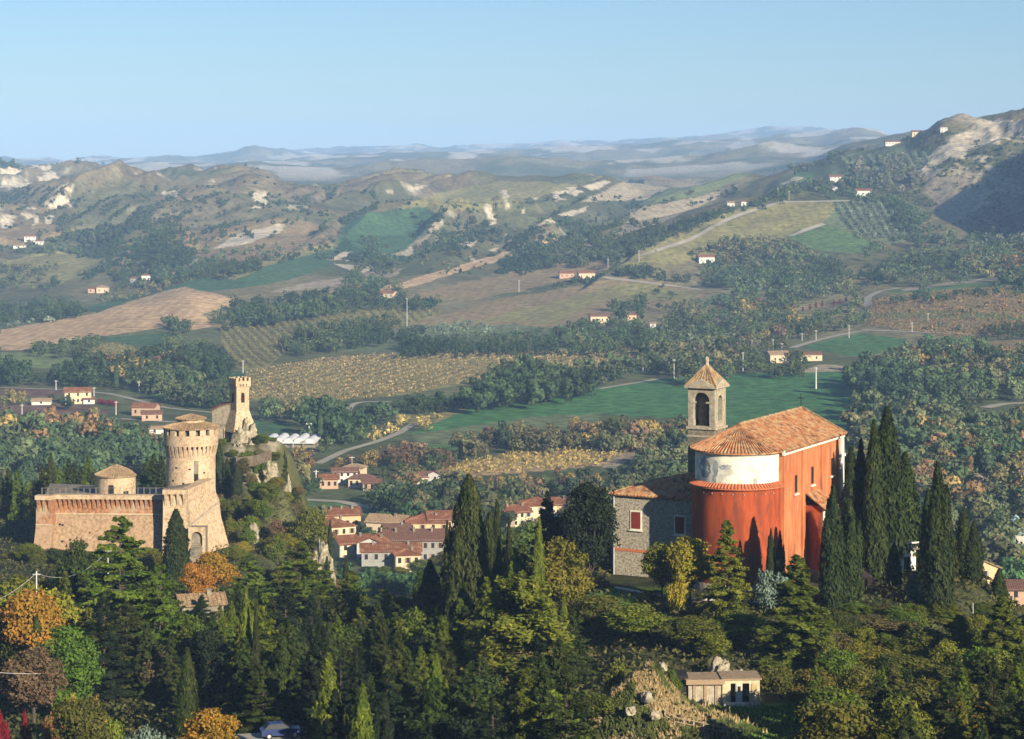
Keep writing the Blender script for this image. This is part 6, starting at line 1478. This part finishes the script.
def wood(name, label, zones, seed, ymin=640, cat='wood'):
    rs = np.random.default_rng(seed); VS = []; QS = []; CS = []; base = 0
    for poly, num, hgt, pal in zones:
        xs = [p[0] for p in poly]; ys_ = [p[1] for p in poly]; k = 0; tries = 0
        num = int(num * .78)
        while k < num and tries < num * 12:
            tries += 1
            px = rs.uniform(min(xs), max(xs)); row = rs.uniform(min(ys_), max(ys_))
            if not inpoly(np.array([px]), np.array([row]), poly)[0]: continue
            hp = hit(px, row, ymin)
            if hp is None: continue
            hh = hgt * rs.uniform(.5, 1.5); hp = hit(px, row + .5 * hh * F / hp[1], ymin)
            if hp is None: continue
            if name == 'hillside_wood' and rs.uniform() < .85 and gulat(hp[0], hp[1]) > .55: continue
            if name == 'shade_scrub' and (slx(hp[0], hp[1]) < .10 or inwhich(hp[0], hp[1])): continue  # kept to left-facing slopes, where the scrub stands in for shade
            if name == 'hillside_wood' and hgt <= 5 and float(vnoise(np.array([hp[0] / 90.]), np.array([hp[1] / 140.]), 420)[0]) < .52: continue
            X, Y, z = hp; ppm = F / Y; bx = X / Y * F + CX; by = ROW0 + (CZ - z) / Y * F
            hw_ = hh * ppm * .42 + np.where(KOP[:, 2] > 1, 3, 0); k += 1
            if ((np.abs(KOP[:, 0] - bx) < hw_) & (KOP[:, 1] < by + 2) & (KOP[:, 1] > by - hh * ppm * .9)).any(): continue
            sizepx = hh * ppm
            nl = int(np.clip(sizepx ** 1.6 * 2.2, 26, 520)); kd = 'c' if pal == 'dark' and rs.uniform() < .08 else 'b'
            P, Nn, tn = (blobtree(rs, nl, kd) if sizepx > 5 else lowcover(rs, nl))
            wdt = hh * rs.uniform(.85, 1.3) if kd == 'b' else hh
            P = P * (wdt, wdt, hh) + (X, Y, z - .3)
            ls = max(1.25 / ppm, hh * .085) if nl > 40 else hh * .3
            V, Q = leafquads(P, Nn, ls * 1.25, rs, 1.2)
            VS.append(V); QS.append(Q + base); base += len(V)
            pn = float(vnoise(np.array([X / 70.]), np.array([Y / 110.]), 400)[0]); pi_ = int(np.clip((pn * 1.3 - .15 + rs.normal() * .18) * len(WOODP[pal]), 0, len(WOODP[pal]) - 1))
            c = np.array(WOODP[pal][pi_]) * rs.uniform(.8, 1.2) * 1.3 * (.65 + .8 * float(vnoise(np.array([X / 45.]), np.array([Y / 80.]), 410)[0]))
            CS.append(c[None] * tn[:, None])
    o = link(bpy.data.objects.new(name, np_mesh(name, np.vstack(VS), np.vstack(QS), M['wood_far'], fcol=np.vstack(CS))))
    tag(o, label, cat, kind='stuff'); return o
def box_(a, b, c, d): return [(a, b), (c, b), (c, d), (a, d)]
wood('valley_wood', 'dense mixed autumn wood filling the valley floor', [
 (box_(-10,424,165,470), 240, 11, 'mixed'), (box_(-10,424,165,450), 60, 11, 'autumn'), ([(262,440),(325,440),(325,470),(300,480),(262,470)], 60, 9, 'autumn'), (box_(300,408,375,446), 90, 11, 'dark'), (box_(262,402,400,415), 50, 8, 'mixed'),
 ([(330,466),(400,445),(460,455),(440,474),(385,470)], 80, 6, 'autumn'), (box_(375,474,440,486), 24, 6, 'mixed'), ([(355,440),(400,418),(440,414),(425,425),(370,442)], 40, 5, 'yellow'), (box_(300,495,500,508), 120, 7, 'dark'), (box_(370,486,500,498), 50, 7, 'mixed'), ([(370,498),(440,490),(560,482),(620,478),(690,474),(690,500),(560,520),(470,515),(380,512)], 200, 8, 'mixed'),
 (box_(380,478,640,490), 70, 7, 'autumn'), ([(450,440),(520,432),(610,424),(700,420),(700,446),(630,442),(520,446),(470,450)], 170, 8, 'mixed'), (box_(570,424,700,440), 40, 10, 'autumn'), (box_(480,430,600,442), 50, 6, 'autumn'),
 (box_(640,452,700,490), 80, 9, 'mixed'), (box_(700,420,720,470), 20, 10, 'dark'), (box_(270,470,330,520), 70, 7, 'mixed'), (box_(375,512,410,522), 12, 6, 'green'), (box_(360,532,385,542), 10, 6, 'green'), (box_(455,500,620,520), 60, 8, 'dark'), (box_(330,578,450,590), 40, 6, 'green'),
 (box_(850,400,1040,470), 300, 11, 'mixed'), (box_(900,430,1040,500), 160, 10, 'autumn'), (box_(850,460,1040,560), 240, 9, 'mixed'), (box_(960,560,1040,600), 60, 8, 'green'), (box_(-10,470,40,500), 40, 8, 'mixed')], 11)
wood('valley_hedgerow_wood', 'lines of trees along the middle valley fields, with dark ones added as shade', [
 ([(478,388),(500,368),(530,362),(560,375),(640,378),(680,372),(640,382),(560,391),(480,402)], 190, 12, 'dark'), ([(380,400),(420,398),(480,398),(478,404),(430,408),(380,408)], 50, 7, 'dark'), ([(540,372),(640,362),(690,360),(700,374),(600,384)], 90, 11, 'mixed'),  # second zone: small dark trees added where only shade lies on the field
 ([(0,368),(60,366),(120,358),(200,352),(235,372),(190,384),(100,388),(0,384)], 260, 11, 'dark'), ([(90,362),(180,355),(180,370),(110,376)], 50, 9, 'autumn'), (box_(160,388,235,404), 50, 9, 'mixed'), (box_(40,392,68,402), 14, 10, 'dark'), (box_(0,393,25,402), 14, 6, 'yellow'),
 ([(30,350),(40,344),(90,350),(85,354)], 60, 7, 'dark'), ([(60,341),(98,339),(98,345),(60,344)], 40, 7, 'dark'), ([(162,320),(172,318),(188,326),(180,333)], 36, 8, 'dark'), ([(160,337),(182,336),(186,346),(164,346)], 30, 7, 'dark'),
 ([(192,344),(212,340),(236,372),(222,374)], 40, 8, 'dark'), ([(280,340),(310,326),(385,316),(402,322),(380,338),(300,352)], 160, 9, 'dark'), ([(204,313),(236,300),(300,294),(400,280),(400,300),(320,312),(222,326)], 230, 10, 'dark'), ([(262,312),(330,300),(335,308),(262,318)], 70, 12, 'dark'),
 ([(330,338),(420,328),(430,330),(400,340),(340,346)], 70, 7, 'dark'), ([(400,340),(500,336),(560,328),(560,348),(480,352),(400,352)], 190, 8, 'dark'), ([(400,322),(480,322),(520,330),(440,334)], 60, 5, 'olive'), ([(560,328),(640,318),(660,350),(570,350)], 140, 9, 'mixed'), (box_(612,300,645,318), 46, 11, 'dark'),
 ([(640,330),(700,300),(740,290),(760,350),(690,372),(640,356)], 300, 10, 'mixed'), ([(660,320),(740,320),(760,350),(690,366)], 60, 9, 'grey'), ([(740,275),(850,270),(870,300),(862,328),(800,344),(740,352)], 420, 10, 'mixed'), ([(740,300),(800,300),(820,320),(740,345)], 60, 10, 'autumn'), (box_(690,352,800,372), 110, 8, 'dark'),
 ([(802,308),(818,304),(822,308),(803,314)], 9, 6, 'red'), ([(833,300),(846,298),(847,303),(834,305)], 7, 6, 'red'), ([(872,297),(905,294),(1040,284),(1040,292),(900,300)], 60, 6, 'dark'), ([(900,300),(1040,292),(1040,330),(940,336)], 90, 4, 'orange'), ([(985,326),(1040,322),(1040,334),(985,336)], 40, 7, 'dark'), ([(920,332),(990,332),(990,346),(930,344)], 60, 7, 'green'),
 ([(885,352),(940,345),(1040,350),(1040,400),(880,400),(848,374)], 420, 11, 'mixed'), ([(900,350),(1030,350),(1030,380),(920,376)], 70, 10, 'autumn'), ([(850,376),(900,370),(900,400),(860,392)], 90, 12, 'dark')], 12, 1000)
wood('hillside_wood', 'dark scrub and woods in the gullies of the badland hills', [
 (box_(0,265,60,288), 80, 8, 'mixed'), ([(0,305),(40,300),(85,300),(80,312),(0,322)], 140, 8, 'dark'), ([(85,295),(120,290),(170,284),(160,290),(100,303)], 60, 6, 'mixed'), ([(0,320),(60,315),(60,318),(0,327)], 30, 4, 'olive'),
 ([(100,262),(160,262),(175,285),(120,288)], 130, 7, 'mixed'), ([(140,220),(175,215),(210,250),(185,262),(150,250)], 120, 8, 'dark'), ([(150,255),(200,250),(180,270),(150,275)], 70, 8, 'dark'), ([(20,240),(60,225),(80,232),(50,255)], 70, 7, 'dark'),
 ([(226,266),(258,259),(262,266),(228,274)], 90, 8, 'dark'), ([(200,262),(230,250),(300,240),(330,240),(280,262)], 60, 6, 'mixed'), ([(360,232),(372,235),(385,258),(372,262)], 60, 8, 'dark'), ([(374,250),(400,262),(380,290),(340,285)], 140, 8, 'mixed'),
 ([(430,212),(470,205),(500,230),(460,250),(420,250)], 160, 7, 'dark'), ([(490,240),(560,215),(620,212),(630,225),(590,250),(540,262),(500,262)], 260, 7, 'dark'), ([(566,256),(600,245),(660,225),(720,210),(760,200),(770,206),(700,226),(640,248),(580,264)], 260, 9, 'dark'), ([(510,262),(560,255),(565,262),(520,274)], 50, 7, 'dark'),
 ([(370,295),(400,290),(440,298),(430,308),(380,304)], 50, 8, 'dark'), ([(600,270),(640,268),(700,280),(700,288),(640,282)], 90, 8, 'dark'), ([(700,262),(760,250),(830,255),(850,270),(740,285),(700,285)], 330, 9, 'mixed'), ([(690,252),(740,236),(790,236),(815,252),(740,262),(700,262)], 160, 9, 'mixed'),
 ([(780,190),(800,180),(870,178),(905,190),(900,200),(840,200),(790,200)], 210, 8, 'mixed'), ([(850,160),(905,150),(930,175),(905,195),(860,180)], 130, 8, 'grey'), ([(740,205),(790,186),(790,200),(740,215)], 90, 8, 'dark'), ([(760,172),(830,152),(880,146),(880,152),(800,172)], 70, 7, 'dark'),
 ([(890,200),(930,215),(960,235),(930,246),(900,240)], 140, 8, 'mixed'), ([(860,240),(1040,225),(1040,290),(960,280),(870,292)], 520, 10, 'mixed'), ([(930,235),(1040,230),(1040,245),(940,250)], 70, 11, 'grey'), ([(940,260),(1040,258),(1040,268),(950,272)], 70, 11, 'autumn'),
 ([(850,275),(905,260),(960,250),(960,262),(880,285)], 90, 10, 'dark'), (box_(0,164,20,167), 20, 14, 'dark'), (box_(60,160,120,164), 10, 10, 'dark'), ([(640,205),(745,178),(745,190),(660,212)], 30, 6, 'dark'), ([(240,150),(330,235),(330,245),(250,235)], 50, 6, 'dark'), (box_(410,225,560,290), 160, 5, 'mixed'), (box_(0,190,330,262), 260, 5, 'dark'), ([(60,215),(110,205),(90,250),(40,256)], 120, 5, 'dark'), ([(190,222),(240,205),(330,200),(320,225),(210,252)], 160, 5, 'dark'), (box_(330,195,660,290), 260, 5, 'dark'), (box_(900,165,1040,230), 120, 4, 'mixed'), ([(640,262),(740,300),(860,300),(640,330)], 120, 6, 'mixed')], 13, 1400)
wood('shade_scrub', 'dark scrub added as shade on the left-facing sides of the badland gullies', [(box_(0,185,340,285), 5200, 3.6, 'dark'), (box_(340,190,660,290), 3600, 3.6, 'dark'), (box_(900,130,1040,230), 700, 3.6, 'dark')], 15, 1900, 'scrub')  # dark scrub added to give left-facing slopes their shade
# rows: a plantation and an olive grove (each row visible, single trees tiny)
def rows(name, label, lines, hgt, pal, seed, ymin, gap, cat='plantation'):
    rs = np.random.default_rng(seed); VS = []; QS = []; CS = []; base = 0
    for pts in lines:
        W_ = [hit(a, b_, ymin) for a, b_ in pts]
        if any(w_ is None for w_ in W_): continue
        for A, B in zip(W_[:-1], W_[1:]):
            L_ = math.hypot(B[0] - A[0], B[1] - A[1]); m = max(1, int(L_ / gap))
            for i in range(m):
                t = (i + rs.uniform(-.2, .2)) / m; X = A[0] + (B[0] - A[0]) * t; Y = A[1] + (B[1] - A[1]) * t; z = float(zat(X, Y)); hh = hgt * rs.uniform(.75, 1.2)
                nl = 30 if Y > 1500 else 60; P, Nn, tn = lowcover(rs, nl); P = P * (gap * 1.0, gap * 1.0, hh) + (X, Y, z - .1)
                V, Q = leafquads(P, Nn, hh * .34, rs, 1.2); VS.append(V); QS.append(Q + base); base += len(V)
                CS.append((np.array(WOODP[pal][rs.integers(len(WOODP[pal]))]) * rs.uniform(.8, 1.25))[None] * tn[:, None])
    if not VS: return
    o = link(bpy.data.objects.new(name, np_mesh(name, np.vstack(VS), np.vstack(QS), M['wood_far'], fcol=np.vstack(CS)))); tag(o, label, cat, kind='stuff')
rows('tree_plantation', 'dark plantation in long rows on the left hillside', [[(52 + i * 9, 243 - i * 2.6), (80 + i * 9, 240 - i * 2.2), (105 + i * 6, 246 - i * 2.6)] for i in range(7)], 9, 'dark', 21, 1800, 5)
rows('olive_grove', 'pale olive trees in rows on the right-hand hill', [[(836 + i * 8.2, 205 - i * .6), (848 + i * 8.2, 222), (862 + i * 7.6, 240)] for i in range(9)], 5, 'olive', 22, 1900, 8, 'olive grove')
rows('olive_grove', 'dotted olive grove just below the right-hand ridge farm', [[(842 + i * 9, 158 - i * .6), (850 + i * 9, 172 - i * .4)] for i in range(10)], 5, 'olive', 23, 2300, 10, 'olive grove')
# vineyards: real rows of vines
def vineyard(name, label, poly, ymin, ymax, dirv, spacing, colr, hgt=1.7, wid=.8, seed=1, gap=2.4):
    rs = np.random.default_rng(seed); xs = [p[0] for p in poly]; ys_ = [p[1] for p in poly]; pts = []
    for px in np.linspace(min(xs), max(xs), 24):
        for row in np.linspace(min(ys_), max(ys_), 12):
            if inpoly(np.array([px]), np.array([row]), poly)[0]:
                hp = hit(px, row, ymin)
                if hp and hp[1] < ymax: pts.append(hp[:2])
    pts = np.array(pts); d = np.array(dirv, float); d /= np.hypot(*d); nn = np.array((-d[1], d[0]))
    a = pts @ d; c = pts @ nn; VS = []; QS = []; CS = []; base = 0
    for off in np.arange(c.min() - 5, c.max() + 5, spacing):
        s = np.arange(a.min() - 10, a.max() + 10, gap) + rs.uniform(0, gap)
        X = d[0] * s + nn[0] * off; Y = d[1] * s + nn[1] * off; ok = Y > ymin
        X, Y = X[ok], Y[ok]
        if not len(X): continue
        z = zat(X, Y); u = X / Y * F + CX; rw = ROW0 + (CZ - z) / Y * F
        ins = inpoly(u, rw, poly) & (Y < ymax) & (rs.uniform(size=len(X)) > .04)
        X, Y, z = X[ins], Y[ins], z[ins]; m = len(X)
        if not m: continue
        nl = 6; Xr = np.repeat(X, nl) + (rs.uniform(-.5, .5, m * nl) * gap) * d[0] + rs.normal(size=m * nl) * wid * .22 * nn[0]; Yr = np.repeat(Y, nl) + (rs.uniform(-.5, .5, m * nl) * gap) * d[1] + rs.normal(size=m * nl) * wid * .22 * nn[1]
        P = np.stack([Xr, Yr, np.repeat(z, nl) + hgt * rs.uniform(.25, 1, m * nl)], 1)
        V, Q = leafquads(P, rs.normal(size=P.shape) + np.array((nn[0], -abs(nn[1]), .6)), .95, rs, 1.2); VS.append(V); QS.append(Q + base); base += len(V)
        cc = np.array(colr)[rs.integers(0, len(colr), m * nl)] * rs.uniform(.7, 1.3, (m * nl, 1)); CS.append(cc)
    o = link(bpy.data.objects.new(name, np_mesh(name, np.vstack(VS), np.vstack(QS), M['wood_far'], fcol=np.vstack(CS)))); tag(o, label, 'vineyard', kind='stuff')
VC = [(.34,.25,.12),(.28,.19,.09),(.20,.165,.075),(.38,.29,.14)]; VG = [(.12,.14,.05),(.16,.15,.06),(.2,.16,.07)]
vineyard('vineyard', 'wide tan autumn vineyard across the middle valley', [(245,374),(300,362),(370,355),(440,355),(490,355),(500,372),(475,382),(400,396),(330,402),(250,400)], 1150, 1800, (.28, 1), 8.5, VC, wid=.6, seed=1)
vineyard('vineyard', 'striped vineyard behind the dark tree belt, above the holm oak', [(490,355),(640,349),(655,356),(560,372),(500,373)], 1250, 1900, (.42, 1), 9, VC, seed=2)
vineyard('vineyard', 'green vineyard with parallel rows left of centre', [(220,327),(320,312),(370,303),(340,331),(300,340),(262,372),(240,370),(222,345)], 1350, 2300, (-.2, 1), 6.5, VG, seed=3, hgt=2)
vineyard('vineyard', 'green striped vineyard below the salmon-roofed farmhouse', [(362,312),(385,298),(402,299),(445,312),(400,328),(375,330)], 1350, 2400, (-.12, 1), 8, VG, seed=4, hgt=2)
vineyard('vineyard', 'golden vineyard behind the trees, left of the stone wing', [(432,470),(520,452),(628,445),(640,448),(602,466),(540,471),(470,476)], 860, 1200, (.33, 1), 3.6, [(.40,.30,.09),(.34,.24,.07),(.28,.25,.09)], seed=5, hgt=1.9, gap=2.6)
vineyard('vineyard', 'small striped vineyard left of the green rectangle on the left', [(86,345),(120,344),(140,350),(110,357),(60,353)], 1350, 2200, (1, .5), 8, VG, seed=6)
vineyard('vineyard', 'brown vineyard on the right beyond the valley wood', [(872,297),(960,290),(1040,286),(1040,332),(960,338),(868,326)], 1500, 2200, (1, .1), 8, [(.22,.13,.06),(.18,.12,.05),(.12,.12,.05)], seed=7)
